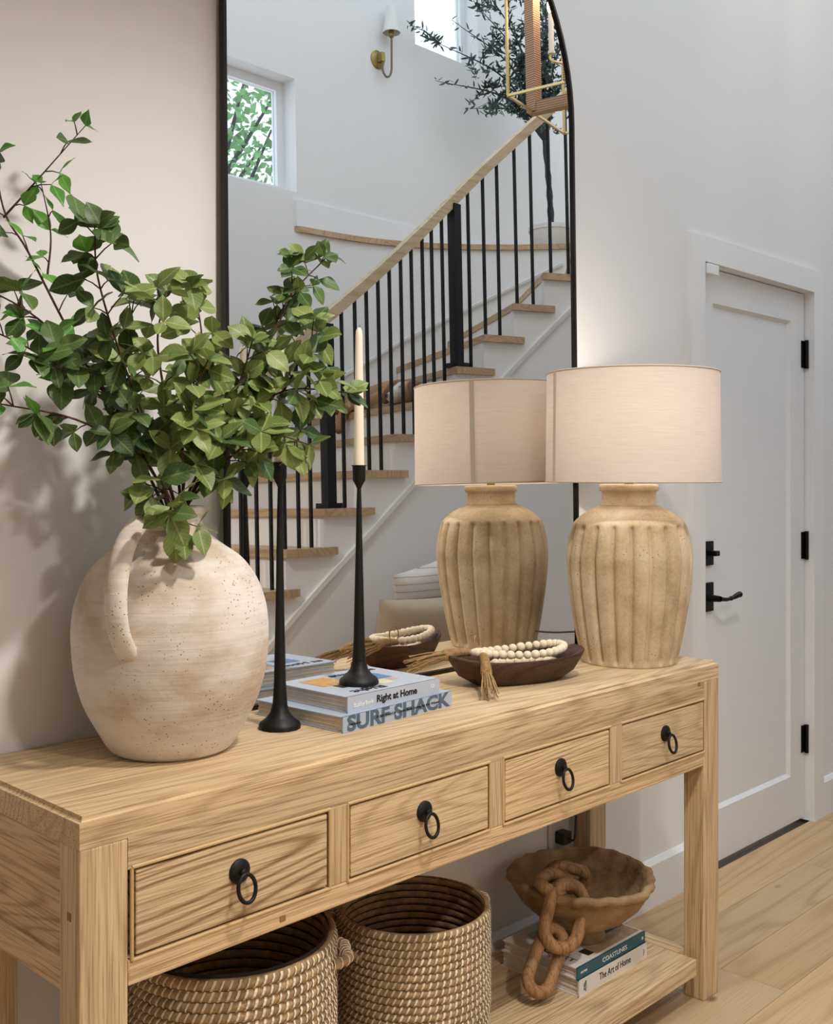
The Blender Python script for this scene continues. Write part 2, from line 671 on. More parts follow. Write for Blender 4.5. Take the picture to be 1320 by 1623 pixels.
# floor: slab below, planks on it as pieces
fl = struct('floor', MB().box(XL, XR, YB, 0.12, -0.06, -0.016), plain('floor_gap', '4c3823', 0.9), 'light oak plank floor running along the white wall', 'floor')
row = 0
yy = 0.0
while yy > YB + 0.01:
    y1 = yy
    y0 = max(yy - 0.185, YB)
    x = -3.4 + random.random() * 1.2 - 1.2
    while x < 5.6:
        ln = random.uniform(1.3, 2.2)
        xa, xb = max(x, XL), min(x + ln, 5.6)
        if xb - xa > 0.15:
            obj('plank', MB().box(xa + 0.0006, xb - 0.0006, y0 + 0.0006, y1 - 0.0006, -0.016, 0.0), M['oak_plank'], fl)
        x += ln
    yy -= 0.185
    row += 1

# wall with the door
D0, D1, DH = 2.474, 3.308, 2.05
wf = MB()
wf.box(XL, D0 - 0.012, 0.0, 0.14, 0.0, 5.6)
wf.box(D1 + 0.012, XR, 0.0, 0.14, 0.0, 5.6)
wf.box(D0 - 0.012, D1 + 0.012, 0.0, 0.14, DH + 0.012, 5.6)
struct('wall_front', wf, M['wall'], 'tall white plaster wall behind the console table', 'wall')


def base_profile(mb, x0, x1):
    mb.box(x0, x1, -0.018, 0.0, 0.0, 0.132)
    mb.add([(x0, -0.018, 0.132), (x1, -0.018, 0.132), (x0, -0.006, 0.146), (x1, -0.006, 0.146), (x0, 0, 0.146), (x1, 0, 0.146), (x0, 0, 0.132), (x1, 0, 0.132)],
           [(0, 1, 3, 2), (2, 3, 5, 4), (0, 2, 4, 6), (1, 7, 5, 3)])


bb = MB()
base_profile(bb, XL, D0 - 0.087)
struct('baseboard_front', bb, M['trim'], 'white baseboard behind the console table', 'baseboard')
bb = MB()
base_profile(bb, D1 + 0.087, XR)
struct('baseboard_right', bb, M['trim'], 'white baseboard right of the door', 'baseboard')

struct('light_blocking_wall', MB().box(XL - 0.12, XL, YB, 0.0, 0.0, 2.75), M['wall'], 'added white wall keeping low light out of the near end of the hall', 'wall')  # unseen wall added to cut low sky light under the table
# unseen ceiling added to block the sky here, with recessed downlights
CZ = 2.75
struct('ceiling', MB().box(XL, 0.95, YB, 0.0, CZ, CZ + 0.12), M['wall'], 'added white ceiling blocking the sky over the near end of the hall', 'ceiling')
for dx_, dy_, pw, lab in ((0.52, -1.30, DOWN_W, 'round recessed downlight in the white ceiling above the jug'), (0.30, -2.55, DOWN_W * 0.9, 'added fill downlight farther from the mirror wall')):  # the second downlight is added fill for the table fronts
    dl = thing('ceiling_downlight', lab, 'light', (dx_, dy_, CZ), 'recessed ceiling downlights')
    rg0 = MB().lathe([(0.060, -0.001), (0.060, -0.006), (0.048, -0.008), (0.045, -0.002), (0.045, -0.0012)], (dx_, dy_, CZ), 32)
    obj('trim_ring', rg0, M['frame_white'], dl, smooth=True, auto=40)
    obj('lens', MB().lathe([(0.044, -0.004), (0.044, -0.0085)], (dx_, dy_, CZ), 24), glow_mat('downlight_lens', (1.0, 0.85, 0.66, 1), 8.0), dl)
    dld = bpy.data.lights.new('downlight', 'SPOT')
    dld.energy = pw
    dld.color = (1.0, 0.945, 0.88)
    dld.spot_size = R(150)
    dld.spot_blend = 0.6
    dld.shadow_soft_size = 0.08
    dlo = bpy.data.objects.new('downlight', dld)
    COL.objects.link(dlo)
    dlo.location = (dx_, dy_, CZ - 0.015)

# door
dr = thing('door_1', 'white single-panel door with black lever and hinges', 'door', ((D0 + D1) / 2, 0.05, 0), kind='structure')
cs = MB()
cs.box(D0 - 0.087, D0 - 0.002, -0.018, 0.0, 0, DH + 0.087)
obj('door_casing', cs, M['trim'], dr)
obj('door_casing', MB().box(D1 + 0.002, D1 + 0.087, -0.018, 0.0, 0, DH + 0.087), M['trim'], dr)
obj('door_casing', MB().box(D0 - 0.002, D1 + 0.002, -0.018, 0.0, DH + 0.002, DH + 0.087), M['trim'], dr)
obj('jamb', MB().box(D0 - 0.012, D0, 0.0, 0.14, 0, DH + 0.012), M['trim'], dr)
obj('jamb', MB().box(D1, D1 + 0.012, 0.0, 0.14, 0, DH + 0.012), M['trim'], dr)
obj('jamb', MB().box(D0, D1, 0.0, 0.14, DH, DH + 0.012), M['trim'], dr)
FY = 0.022
d0, d1, dh = D0 + 0.004, D1 - 0.004, DH - 0.004
st, tr_, br = 0.115, 0.115, 0.19
slab = MB()
slab.box(d0, d0 + st, FY, FY + 0.04, 0.012, dh)
slab.box(d1 - st, d1, FY, FY + 0.04, 0.012, dh)
slab.box(d0 + st, d1 - st, FY, FY + 0.04, dh - tr_, dh)
slab.box(d0 + st, d1 - st, FY, FY + 0.04, 0.012, br)
obj('door_stile_and_rail', slab, M['door'], dr)
obj('door_panel', MB().box(d0 + st, d1 - st, FY + 0.013, FY + 0.032, br, dh - tr_), M['door'], dr)
pm = MB()
a0, a1, b0, b1 = d0 + st, d1 - st, br, dh - tr_
for q in (0,):
    e = 0.012
    vs = [(a0, FY + 0.001, b0), (a1, FY + 0.001, b0), (a1, FY + 0.001, b1), (a0, FY + 0.001, b1),
          (a0 + e, FY + 0.013, b0 + e), (a1 - e, FY + 0.013, b0 + e), (a1 - e, FY + 0.013, b1 - e), (a0 + e, FY + 0.013, b1 - e)]
    pm.add(vs, [(0, 1, 5, 4), (1, 2, 6, 5), (2, 3, 7, 6), (3, 0, 4, 7)])
obj('panel_moulding', pm, M['door'], dr)
for hz in (1.812, 1.07, 0.318):
    h = obj('hinge', MB().box(D1 - 0.030, D1 + 0.001, FY - 0.004, FY + 0.001, hz - 0.052, hz + 0.052), M['black'], dr)
    obj('hinge_knuckle', MB().lathe([(0.0075, -0.055), (0.0075, 0.055)], (D1 - 0.006, FY - 0.012, hz), 12), M['black'], h, smooth=False)
lx = D0 + 0.074
db = obj('deadbolt_plate', MB().box(lx - 0.034, lx + 0.034, FY - 0.010, FY, 1.036, 1.118, bev=0.002), M['black'], dr)
obj('thumb_turn', MB().box(lx + 0.0, lx + 0.03, FY - 0.036, FY - 0.010, 1.068, 1.086, bev=0.003), M['black'], db)
lp = obj('lever_plate', MB().box(lx - 0.034, lx + 0.034, FY - 0.010, FY, 0.880, 0.978, bev=0.002), M['black'], dr)
lv = MB()
lv.lathe([(0.013, 0), (0.010, 0.045)], (0, 0, 0), 14)
lv.xf(Matrix.Translation((lx, FY - 0.008, 0.926)) @ Matrix.Rotation(PI / 2, 4, 'X'))
pts = spline([(lx, FY - 0.052, 0.926), (lx + 0.035, FY - 0.056, 0.922), (lx + 0.075, FY - 0.056, 0.924), (lx + 0.118, FY - 0.056, 0.931), (lx + 0.135, FY - 0.056, 0.932)], 5)
rad = [0.009, 0.008, 0.0075, 0.007, 0.0068, 0.0065, 0.0062, 0.006, 0.0062, 0.0085, 0.0065, 0.0075, 0.0085, 0.009, 0.0093, 0.0095, 0.0098, 0.0105, 0.0105, 0.0095, 0.006]
lv.tube(pts, rad[:len(pts)], 12)
obj('lever', lv, M['black'], lp, smooth=True, auto=50)
obj('door_sensor', MB().box(D0 + 0.002, D0 + 0.075, -0.026, FY, 2.012, 2.046, bev=0.003), M['trim'], dr)

# stair hall behind the camera ------------------------------------------------
W1 = (2.45, 3.497, 3.188, 3.897)      # x0 x1 z0 z1
W2 = (4.58, 5.25, 4.43, 5.35)
TB = 0.20
wbk = MB()
wbk.box(XL, W1[0], YB - TB, YB, 0, 6.0)
wbk.box(W1[0], W1[1], YB - TB, YB, 0, W1[2])
wbk.box(W1[0], W1[1], YB - TB, YB, W1[3], 6.0)
wbk.box(W1[1], W2[0], YB - TB, YB, 0, 6.0)
wbk.box(W2[0], W2[1], YB - TB, YB, 0, W2[2])
wbk.box(W2[0], W2[1], YB - TB, YB, W2[3], 6.0)
wbk.box(W2[1], XR, YB - TB, YB, 0, 6.0)
struct('wall_back', wbk, M['wall'], 'tall white stair hall wall with two windows, seen in the mirror', 'wall')


def window(name, wr, label):
    x0, x1, z0, z1 = wr
    t = thing(name, label, 'window', ((x0 + x1) / 2, YB - 0.14, z0), kind='structure')
    f = 0.055
    ya, yb = YB - 0.17, YB - 0.12
    obj('window_frame', MB().box(x0, x0 + f, ya, yb, z0, z1), M['frame_white'], t)
    obj('window_frame', MB().box(x1 - f, x1, ya, yb, z0, z1), M['frame_white'], t)
    obj('window_frame', MB().box(x0 + f, x1 - f, ya, yb, z1 - f, z1), M['frame_white'], t)
    obj('window_frame', MB().box(x0 + f, x1 - f, ya, yb, z0, z0 + f), M['frame_white'], t)
    obj('pane', MB().box(x0 + f, x1 - f, ya + 0.018, ya + 0.024, z0 + f, z1 - f), M['glass'], t)


window('window_1', W1, 'low stair hall window with green garden leaves outside, in the mirror')
window('window_2', W2, 'bright high stair hall window above the olive tree, in the mirror')

# curved half wall with wooden ledge
LZ = 2.975
WC = spline([(3.40, YB + 0.0004, 0), (3.51, YB + 0.004, 0), (3.98, -3.30, 0), (4.39, -3.15, 0), (4.80, -2.87, 0), (5.17, -2.50, 0), (5.40, -2.10, 0), (5.52, -1.5, 0), (5.55, -0.8, 0), (5.55, 0.0, 0)], 6)
cw = MB()
vs = [(p.x, p.y, 0) for p in WC] + [(p.x, p.y, LZ - 0.035) for p in WC]
n = len(WC)
back = [(min(p.x + 0.6, 8.9), YB, 0) for p in WC]
vs += [(p.x + 0.12 * min(1, i / 8), p.y - 0.0 if i > 20 else max(YB, p.y - 0.06), LZ - 0.035) for i, p in enumerate(WC)]
fs = [(i, i + 1, n + i + 1, n + i) for i in range(n - 1)] + [(n + i, n + i + 1, 2 * n + i + 1, 2 * n + i) for i in range(n - 1)]
cw.add(vs, fs)
struct('wall_curved', cw, M['wall'], 'white curved half wall along the outside of the staircase', 'wall', smooth=True, auto=60)
ld = MB()
poly = [(p.x - 0.0, p.y + 0.0) for p in WC[6:]] + [(8.9, 0.0), (8.9, YB), (3.47, YB)]
# the cap overhangs the curve a little
ctr = Vector((3.4, 0.4))
edge = []
for p in WC[6:]:
    q = Vector((p.x, p.y)) - ctr
    edge.append(tuple(ctr + q * (1 - 0.022 / q.length)))
ld.prism(edge + [(8.9, 0.0), (8.9, YB), (3.47, YB)], LZ - 0.035, LZ)
struct('trim_1', ld, M['oak_tread'], 'curved oak ledge carrying the olive tree pot', 'ledge')
struct('baseboard_back', MB().box(3.48, XR, YB, YB + 0.016, LZ, LZ + 0.165), M['trim'], 'white baseboard above the curved oak ledge', 'baseboard')

# ------------------------------------------------------------------ staircase
Z1, RS = 0.8843, 0.1797
SP = {-4: (1.32, -1.985), -3: (1.512, -1.991), -2: (1.710, -1.997), -1: (1.925, -2.010), 0: (2.150, -2.026), 1: (2.370, -2.030), 2: (2.603, -2.030),
      3: (2.835, -2.018), 4: (3.050, -1.997), 5: (3.257, -1.977), 6: (3.446, -1.950), 7: (3.631, -1.911), 8: (3.820, -1.855),
      9: (4.001, -1.782), 10: (4.185, -1.700), 11: (4.356, -1.606), 12: (4.52, -1.50)}
DELTA = {3: 2, 4: 5, 5: 10, 6: 15, 7: 21, 8: 26, 9: 33, 10: 41, 11: 50, 12: 58}


def S(s):
    s = max(-4.0, min(12.0, s))
    i = min(11, int(math.floor(s)))
    f = s - i
    a, b = Vector(SP[i]), Vector(SP[i + 1])
    return a + (b - a) * f


def Sin(s, inset):
    d = (S(s + 0.3) - S(s - 0.3)).normalized()
    return S(s) + Vector((d.y, -d.x)) * inset


def tz(n):
    return Z1 + RS * (n - 1)


def hit_wall(o, d):
    best = None
    pts = [Vector((-2.0, YB))] + [Vector((p.x, p.y)) for p in WC]
    for a, b in zip(pts, pts[1:]):
        e = b - a
        det = d.x * (-e.y) + e.x * d.y
        if abs(det) < 1e-9:
            continue
        r = a - o
        t = (r.x * (-e.y) + e.x * r.y) / det
        u = (d.x * r.y - d.y * r.x) / det
        if t > 0 and -0.001 <= u <= 1.001 and (best is None or t < best):
            best = t
    return o + d * ((best if best else 1.4) - 0.004)


def ndir(n):
    a = R(DELTA.get(n, 0))
    return Vector((math.sin(a), -math.cos(a)))


stairs = thing('staircase', 'curved staircase with oak treads and white risers, seen in the mirror', 'staircase', (2.6, -2.6, 0))
for n in range(-3, 12):
    z = tz(n)
    fi, bi = S(n - 1.35), S(n)
    fo = hit_wall(fi, ndir(n))
    si = S(n - 0.30)
    bo = hit_wall(si, ndir(n + 1))
    bk = si + (bo - si) * 0.06
    obj('tread', MB().prism([tuple(fi), tuple(bi), tuple(bi + (bo - si) * 0.05), tuple(bo), tuple(fo)], z - 0.036, z), M['oak_tread'], stairs)
    ri = Sin(n - 1.27, 0.028)
    ro = hit_wall(ri, ndir(n))
    up = (S(n) - S(n - 1)).normalized() * 0.018
    obj('riser', MB().prism([tuple(ri), tuple(ri + up), tuple(ro + up), tuple(ro)], max(0, tz(n - 1)), z - 0.036), M['trim'], stairs)
strg = MB()
for n in range(-3, 12):
    a, b = Sin(n - 1.27, 0.028), Sin(n - 0.27, 0.028)
    a2, b2 = Sin(n - 1.27, 0.05), Sin(n - 0.27, 0.05)
    strg.prism([tuple(a), tuple(b), tuple(b2), tuple(a2)], 0.0, tz(n) - 0.036)
obj('stringer', strg, M['trim'], stairs)
mo = [Vector((*Sin(s * 0.5, 0.020), Z1 + RS * (s * 0.5 - 1) - 0.105)) for s in range(-7, 24)]
obj('skirt_moulding', MB().tube(mo, 0.017, 4), M['trim'], stairs)
osk = []
for n in range(-2, 12):
    ri = S(n - 1.27)
    ro = hit_wall(ri, ndir(n))
    osk.append(Vector((*(ro + (ri - ro).normalized() * 0.01), tz(n) + 0.16)))
obj('wall_skirt', MB().tube(osk, 0.012, 4), M['trim'], stairs)

rail = thing('stair_railing', 'black metal stair railing with pale oak handrail, seen in the mirror', 'railing', (2.6, -2.09, tz(2)))


def rail_z(s):
    return Z1 + RS * (s - 1) + 1.085


INS = 0.06
hp = [Vector((*Sin(s * 0.5, INS), rail_z(s * 0.5))) for s in range(-6, 24)]
obj('handrail', MB().tube(hp, 0.036, 4, flat=(0.85, 1.0)), M['oak_rail'], rail)
bal = [(-0.27, 0), (0.12, 1), (0.48, 1), (0.84, 2), (1.2, 2), (1.52, 2), (2.4, 3), (2.76, 4), (3.08, 4), (3.42, 4), (3.76, 5), (4.11, 5), (4.45, 5), (4.81, 6), (5.12, 6),
       (5.48, 6), (6.4, 7), (6.93, 8), (7.39, 8), (7.97, 9), (8.47, 9), (9.06, 10), (9.61, 10), (10.2, 11), (10.7, 11), (-0.7, 0), (-1.1, 0), (-1.5, -1), (-1.9, -1)]
for s, n in bal:
    c = Sin(s, INS)
    obj('baluster', MB().box(c.x - 0.0068, c.x + 0.0068, c.y - 0.0068, c.y + 0.0068, tz(n), rail_z(s) - 0.03), M['baluster'], rail)
for s, n in ((2.0, 3), (5.93, 7)):
    c = Sin(s, INS)
    nw = obj('newel_post', MB().box(c.x - 0.026, c.x + 0.026, c.y - 0.026, c.y + 0.026, tz(n), rail_z(s) - 0.03), M['baluster'], rail)
    obj('newel_base', MB().box(c.x - 0.045, c.x + 0.045, c.y - 0.045, c.y + 0.045, tz(n), tz(n) + 0.025), M['baluster'], nw)

# ------------------------------------------------------------------ console table
TL, TD, TH_ = 1.80, 0.43, 0.86
YF, YK = -0.430, -0.024
LW, LD = 0.076, 0.058
tb = thing('console_table', 'long weathered elm console table with four drawers and low shelf', 'table', (TL / 2, -0.215, 0))
top = MB()
b = bmesh.new()
bmesh.ops.create_cube(b, size=1.0)
for v in b.verts:
    v.co = Vector((TL / 2 + v.co.x * TL, (YF - 0.004) / 2 + v.co.y * (0.426), TH_ - 0.0225 + v.co.z * 0.045))
bmesh.ops.bevel(b, geom=[e for e in b.edges if min(v.co.z for v in e.verts) > TH_ - 0.01], offset=0.008, segments=3, affect='EDGES')
top.bm(b)
obj('table_top', top, M['elm_x'], tb, auto=40, smooth=True)
AP = 0.60       # bottom of the apron
DZ0, DZ1 = 0.638, 0.769
obj('upper_rail', MB().box(LW, TL - LW, YF, YF + 0.022, DZ1, TH_ - 0.045), M['elm_x'], tb)
obj('lower_rail', MB().box(LW, TL - LW, YF, YF + 0.03, AP, DZ0, bev=0.003), M['elm_x'], tb)
DX = [(0.084, 0.460), (0.505, 0.881), (0.926, 1.302), (1.348, 1.724)]
for k in range(3):
    obj('divider', MB().box(DX[k][1] + 0.0, DX[k + 1][0] - 0.0, YF, YF + 0.022, DZ0, DZ1, bev=0.0015), M['elm_z'], tb)
for lxx in (0.0, TL - LW):
    for ly in (YF, YK - LD):
        obj('leg', MB().box(lxx, lxx + LW, ly, ly + LD, 0.0, TH_ - 0.045, bev=0.003), M['elm_z'], tb)
# mitre lines where rails meet posts
for xx in (0.0, TL):
    sx = 1 if xx == 0 else -1
    x0, x1 = sorted((xx + sx * 0.006, xx + sx * 0.028))
    obj('side_rail', MB().box(x0 - (0.004 if sx > 0 else 0), x1 + (0.004 if sx < 0 else 0), YF + LD, YK - LD, TH_ - 0.075, TH_ - 0.045, bev=0.002), M['elm_y'], tb)
    obj('side_rail', MB().box(x0 - (0.004 if sx > 0 else 0), x1 + (0.004 if sx < 0 else 0), YF + LD, YK - LD, AP, AP + 0.048, bev=0.004), M['elm_y'], tb)
    obj('side_panel', MB().box(xx + sx * 0.014 - 0.006, xx + sx * 0.014 + 0.006, YF + LD, YK - LD, AP + 0.048, TH_ - 0.075), M['elm_panel'], tb)
obj('back_panel', MB().box(LW, TL - LW, YK - 0.02, YK, AP, TH_ - 0.045), M['elm_x'], tb)
obj('drawer_floor', MB().box(LW, TL - LW, YF + 0.03, YK - 0.02, AP + 0.006, AP + 0.016), M['elm_x'], tb)


def drawer(x0, x1):
    g = 0.0042
    dw = obj('drawer', MB().box(x0 + g, x1 - g, YF - 0.001, YF + 0.34, DZ0 + g, DZ1 - g, bev=0.003), M['elm_drawer' if x0 < 0.1 else 'elm_calm'], tb)
    cx, cz = (x0 + x1) / 2, 0.716
    pl = MB().lathe([(0.0195, 0), (0.0195, 0.003), (0.016, 0.006), (0.006, 0.008), (0.006, 0.014), (0.0035, 0.016)], (0, 0, 0), 24)
    pl.xf(Matrix.Translation((cx, YF - 0.001, cz)) @ Matrix.Rotation(PI / 2, 4, 'X'))
    obj('pull_plate', pl, M['iron'], dw, smooth=True, auto=40)
    rg = [Vector((cx + 0.0165 * math.cos(a), YF - 0.018 - 0.004 * (1 - math.sin(a)), cz - 0.022 + 0.021 * math.sin(a))) for a in [2 * PI * k / 28 for k in range(28)]]
    obj('pull_ring', MB().tube(rg, 0.0033, 8, closed=True), M['iron'], dw, smooth=True)


for x0, x1 in DX:
    drawer(x0, x1)
# beaded edge round each drawer opening
for x0, x1 in DX:
    bd = MB()
    e = 0.0
    ring = [(x0 - 0.002, DZ0 - 0.002), (x1 + 0.002, DZ0 - 0.002), (x1 + 0.002, DZ1 + 0.002), (x0 - 0.002, DZ1 + 0.002)]
    for (xa, za), (xb, zb) in zip(ring, ring[1:] + ring[:1]):
        bd.tube([(xa, YF - 0.0002, za), (xb, YF - 0.0002, zb)], 0.0030, 8)
    obj('drawer_bead', bd, M['bead_trim'], tb)
# shelf: framed board
SH = 0.116
obj('shelf_board', MB().box(0.055, TL - 0.055 - 0.05, YF + 0.004, YK - 0.004, SH - 0.042, SH, bev=0.003), M['elm_x'], tb)
obj('shelf_end', MB().box(TL - 0.055 - 0.049, TL - 0.055, YF + LD, YK - LD, SH - 0.042, SH + 0.0005, bev=0.002), M['elm_y'], tb)
# pegs
for px_, pz_, ax in ((0.0, 0.715, 'x'), (1.70, 0.812, 'y'), (0.36, 0.615, 'y')):
    pg = MB()
    if ax == 'x':
        pg.box(-0.0012, 0.004, YF + 0.024, YF + 0.034, pz_ - 0.006, pz_ + 0.006, bev=0.001)
    else:
        pg.box(px_ - 0.006, px_ + 0.006, YF - 0.0012, YF + 0.004, pz_ - 0.005, pz_ + 0.005, bev=0.001)
    obj('peg', pg, plain('peg_wood', '8f6a42', 0.7, var=0.1), tb)

# ------------------------------------------------------------------ mirror leaning on the wall
MT = R(0.8)
mx0, mx1 = 0.532, 1.728
mz0 = 0.8615
mr = thing('arched_mirror', 'tall arched mirror in a thin black frame leaning behind the table', 'mirror', ((mx0 + mx1) / 2, -0.04, mz0))
rad_ = (mx1 - mx0) / 2
spring = 2.33


def arch(inset, n=40):
    a = rad_ - inset
    cx = (mx0 + mx1) / 2
    pts = [(mx0 + inset, mz0 + inset), (mx1 - inset, mz0 + inset)]
    pts += [(cx + a * math.cos(PI * k / n), spring + a * math.sin(PI * k / n)) for k in range(n + 1)]
    return pts


def lean(x, z, off):
    """off: distance behind (+) or before (-) the glass face"""
    y = -0.036 + (z - 1.05) * math.tan(MT)
    return (x, y + off, z)


po, pi_ = arch(0.0), arch(0.008)
n = len(po)
fr = MB()
vs = [lean(x, z, -0.007) for x, z in po] + [lean(x, z, -0.007) for x, z in pi_] + [lean(x, z, 0.008) for x, z in po] + [lean(x, z, 0.008) for x, z in pi_]
fs = []
for i in range(n):
    j = (i + 1) % n
    fs += [(i, j, n + j, n + i), (2 * n + i, 2 * n + j, j, i), (n + i, n + j, 3 * n + j, 3 * n + i), (3 * n + i, 3 * n + j, 2 * n + j, 2 * n + i)]
fr.add(vs, fs)
obj('mirror_frame', fr, M['frame'], mr)
gl = MB()
pg_ = arch(0.007)
gl.add([lean(x, z, 0.0) for x, z in pg_] + [lean(x, z, 0.005) for x, z in pg_],
       [tuple(range(n)), tuple(reversed(range(n, 2 * n)))] + [(i, (i + 1) % n, n + (i + 1) % n, n + i) for i in range(n)])
obj('mirror_glass', gl, M['mirror'], mr)

# ------------------------------------------------------------------ jug with branches
VX, VY = 0.307, -0.186
jug = thing('clay_jug', 'large chalky white clay jug with side handle holding green branches', 'jug', (VX, VY, TH_))
prof_o = [(0.094, 0.0), (0.108, 0.010), (0.130, 0.047), (0.150, 0.087), (0.1637, 0.136), (0.169, 0.184), (0.169, 0.2205), (0.1637, 0.258), (0.148, 0.300), (0.122, 0.335), (0.090, 0.358), (0.064, 0.380), (0.053, 0.400), (0.0525, 0.408), (0.057, 0.414), (0.057, 0.424), (0.053, 0.427)]
pp = spline([(r, 0, z) for r, z in prof_o], 4)
prof = [(p.x, p.z) for p in pp] + [(0.046, 0.426), (0.044, 0.405), (0.055, 0.38), (0.09, 0.35), (0.12, 0.3), (0.14, 0.2), (0.11, 0.05), (0.001, 0.02)]
jb = MB().lathe(prof, (VX, VY, TH_), 72, cap=False)
jb.add([(VX, VY, TH_)] + [(VX + 0.094 * math.cos(2 * PI * k / 72), VY + 0.094 * math.sin(2 * PI * k / 72), TH_) for k in range(72)],
       [(0, 1 + (k + 1) % 72, 1 + k) for k in range(72)])
obj('jug_body', jb, M['vase'], jug, smooth=True)
# handle leaves the neck toward the viewer's left
tocam = (Vector((-0.745, -1.81)) - Vector((VX, VY))).normalized()
ha = math.atan2(tocam.y, tocam.x) - R(25)
hd = Vector((math.cos(ha), math.sin(ha), 0))
hpts = [(0.045, 0.396), (0.085, 0.404), (0.130, 0.396), (0.172, 0.366), (0.196, 0.320), (0.202, 0.275), (0.194, 0.236), (0.176, 0.206), (0.150, 0.186)]
hp3 = spline([Vector((VX, VY, TH_ + z)) + hd * r for r, z in hpts], 6)
m = len(hp3)
obj('jug_handle', MB().tube(hp3, [0.0185 if 3 < i < m - 4 else 0.022 for i in range(m)], 14, flat=(1.0, 0.72)), M['vase'], jug, smooth=True)

LEAFME = {}


def leaf_mesh(key, mat, wid, tipw, fold, droop, serr):
    nu = 9
    vs, fs = [], []
    prof_w = [0.05, 0.38, 0.72, 0.94, 1.0, 0.93, 0.74, 0.42, 0.02] if tipw > 0.5 else [0.06, 0.50, 0.84, 1.0, 0.95, 0.76, 0.5, 0.22, 0.01]
    for i in range(nu):
        t = i / (nu - 1)
        for j in range(-2, 3):
            x = j / 2 * wid * prof_w[i] * (1 + (serr if (i % 2 and abs(j) == 2) else 0))
            z = abs(j / 2) * wid * prof_w[i] * fold - droop * t * t + 0.02 * math.sin(9 * t + j)
            vs.append((x, t, z))
    for i in range(nu - 1):
        for j in range(4):
            a = i * 5 + j
            fs.append((a, a + 1, a + 6, a + 5))
    me = bpy.data.meshes.new(key)
    me.from_pydata(vs, [], fs)
    me.materials.append(mat)
    me.polygons.foreach_set('use_smooth', [True] * len(me.polygons))
    me.update()
    return me


for mk in ('olive', 'dark', 'bright'):
    for k, (wd, tp, fo_, dp, se) in enumerate(((0.33, 1, 0.25, 0.20, 0.0), (0.29, 1, 0.15, 0.10, 0.02), (0.27, 0, 0.2, 0.12, 0.05), (0.36, 1, 0.1, 0.3, 0.02))):
        LEAFME[mk, k] = leaf_mesh('leaf', M['leaf_' + mk], wd, tp, fo_, dp, se)

BR = {
    'B1': [(0.292, -0.190, 1.299), (0.227, -0.200, 1.397), (0.140, -0.220, 1.502), (0.033, -0.240, 1.581), (-0.055, -0.250, 1.617)],
    'B2': [(0.309, -0.170, 1.299), (0.245, -0.150, 1.409), (0.160, -0.120, 1.564), (0.081, -0.110, 1.709), (0.043, -0.100, 1.777), (0.021, -0.100, 1.907)],
    'B3': [(0.302, -0.200, 1.299), (0.233, -0.230, 1.418), (0.157, -0.270, 1.535), (0.101, -0.300, 1.645), (0.090, -0.310, 1.720)],
    'B4': [(0.315, -0.200, 1.310), (0.264, -0.240, 1.450), (0.226, -0.270, 1.562), (0.238, -0.280, 1.645)],
    'B5': [(0.328, -0.190, 1.310), (0.341, -0.200, 1.455), (0.347, -0.220, 1.577), (0.328, -0.220, 1.675)],
    'B6': [(0.328, -0.200, 1.299), (0.366, -0.250, 1.421), (0.392, -0.280, 1.521), (0.397, -0.300, 1.575)],
    'B7': [(0.335, -0.200, 1.299), (0.401, -0.240, 1.445), (0.464, -0.250, 1.574), (0.530, -0.240, 1.675), (0.624, -0.240, 1.765)],
    'B8': [(0.335, -0.200, 1.299), (0.400, -0.260, 1.422), (0.467, -0.300, 1.491), (0.601, -0.320, 1.495)],
    'B9': [(0.335, -0.200, 1.293), (0.371, -0.280, 1.376), (0.423, -0.320, 1.410), (0.501, -0.330, 1.395)],
    'B10': [(0.298, -0.200, 1.275), (0.236, -0.270, 1.317), (0.225, -0.310, 1.302), (0.249, -0.310, 1.240)],
    'B11': [(0.289, -0.200, 1.294), (0.221, -0.220, 1.375), (0.096, -0.240, 1.428), (-0.031, -0.250, 1.446)],
    'B12': [(0.321, -0.200, 1.299), (0.269, -0.280, 1.396), (0.266, -0.320, 1.478), (0.277, -0.340, 1.529)],
    'B13': [(0.296, -0.170, 1.294), (0.220, -0.120, 1.464), (0.102, -0.100, 1.544), (0.025, -0.080, 1.581)],
    'B14': [(0.302, -0.200, 1.299), (0.239, -0.180, 1.463), (0.227, -0.200, 1.568), (0.215, -0.200, 1.631)],
}
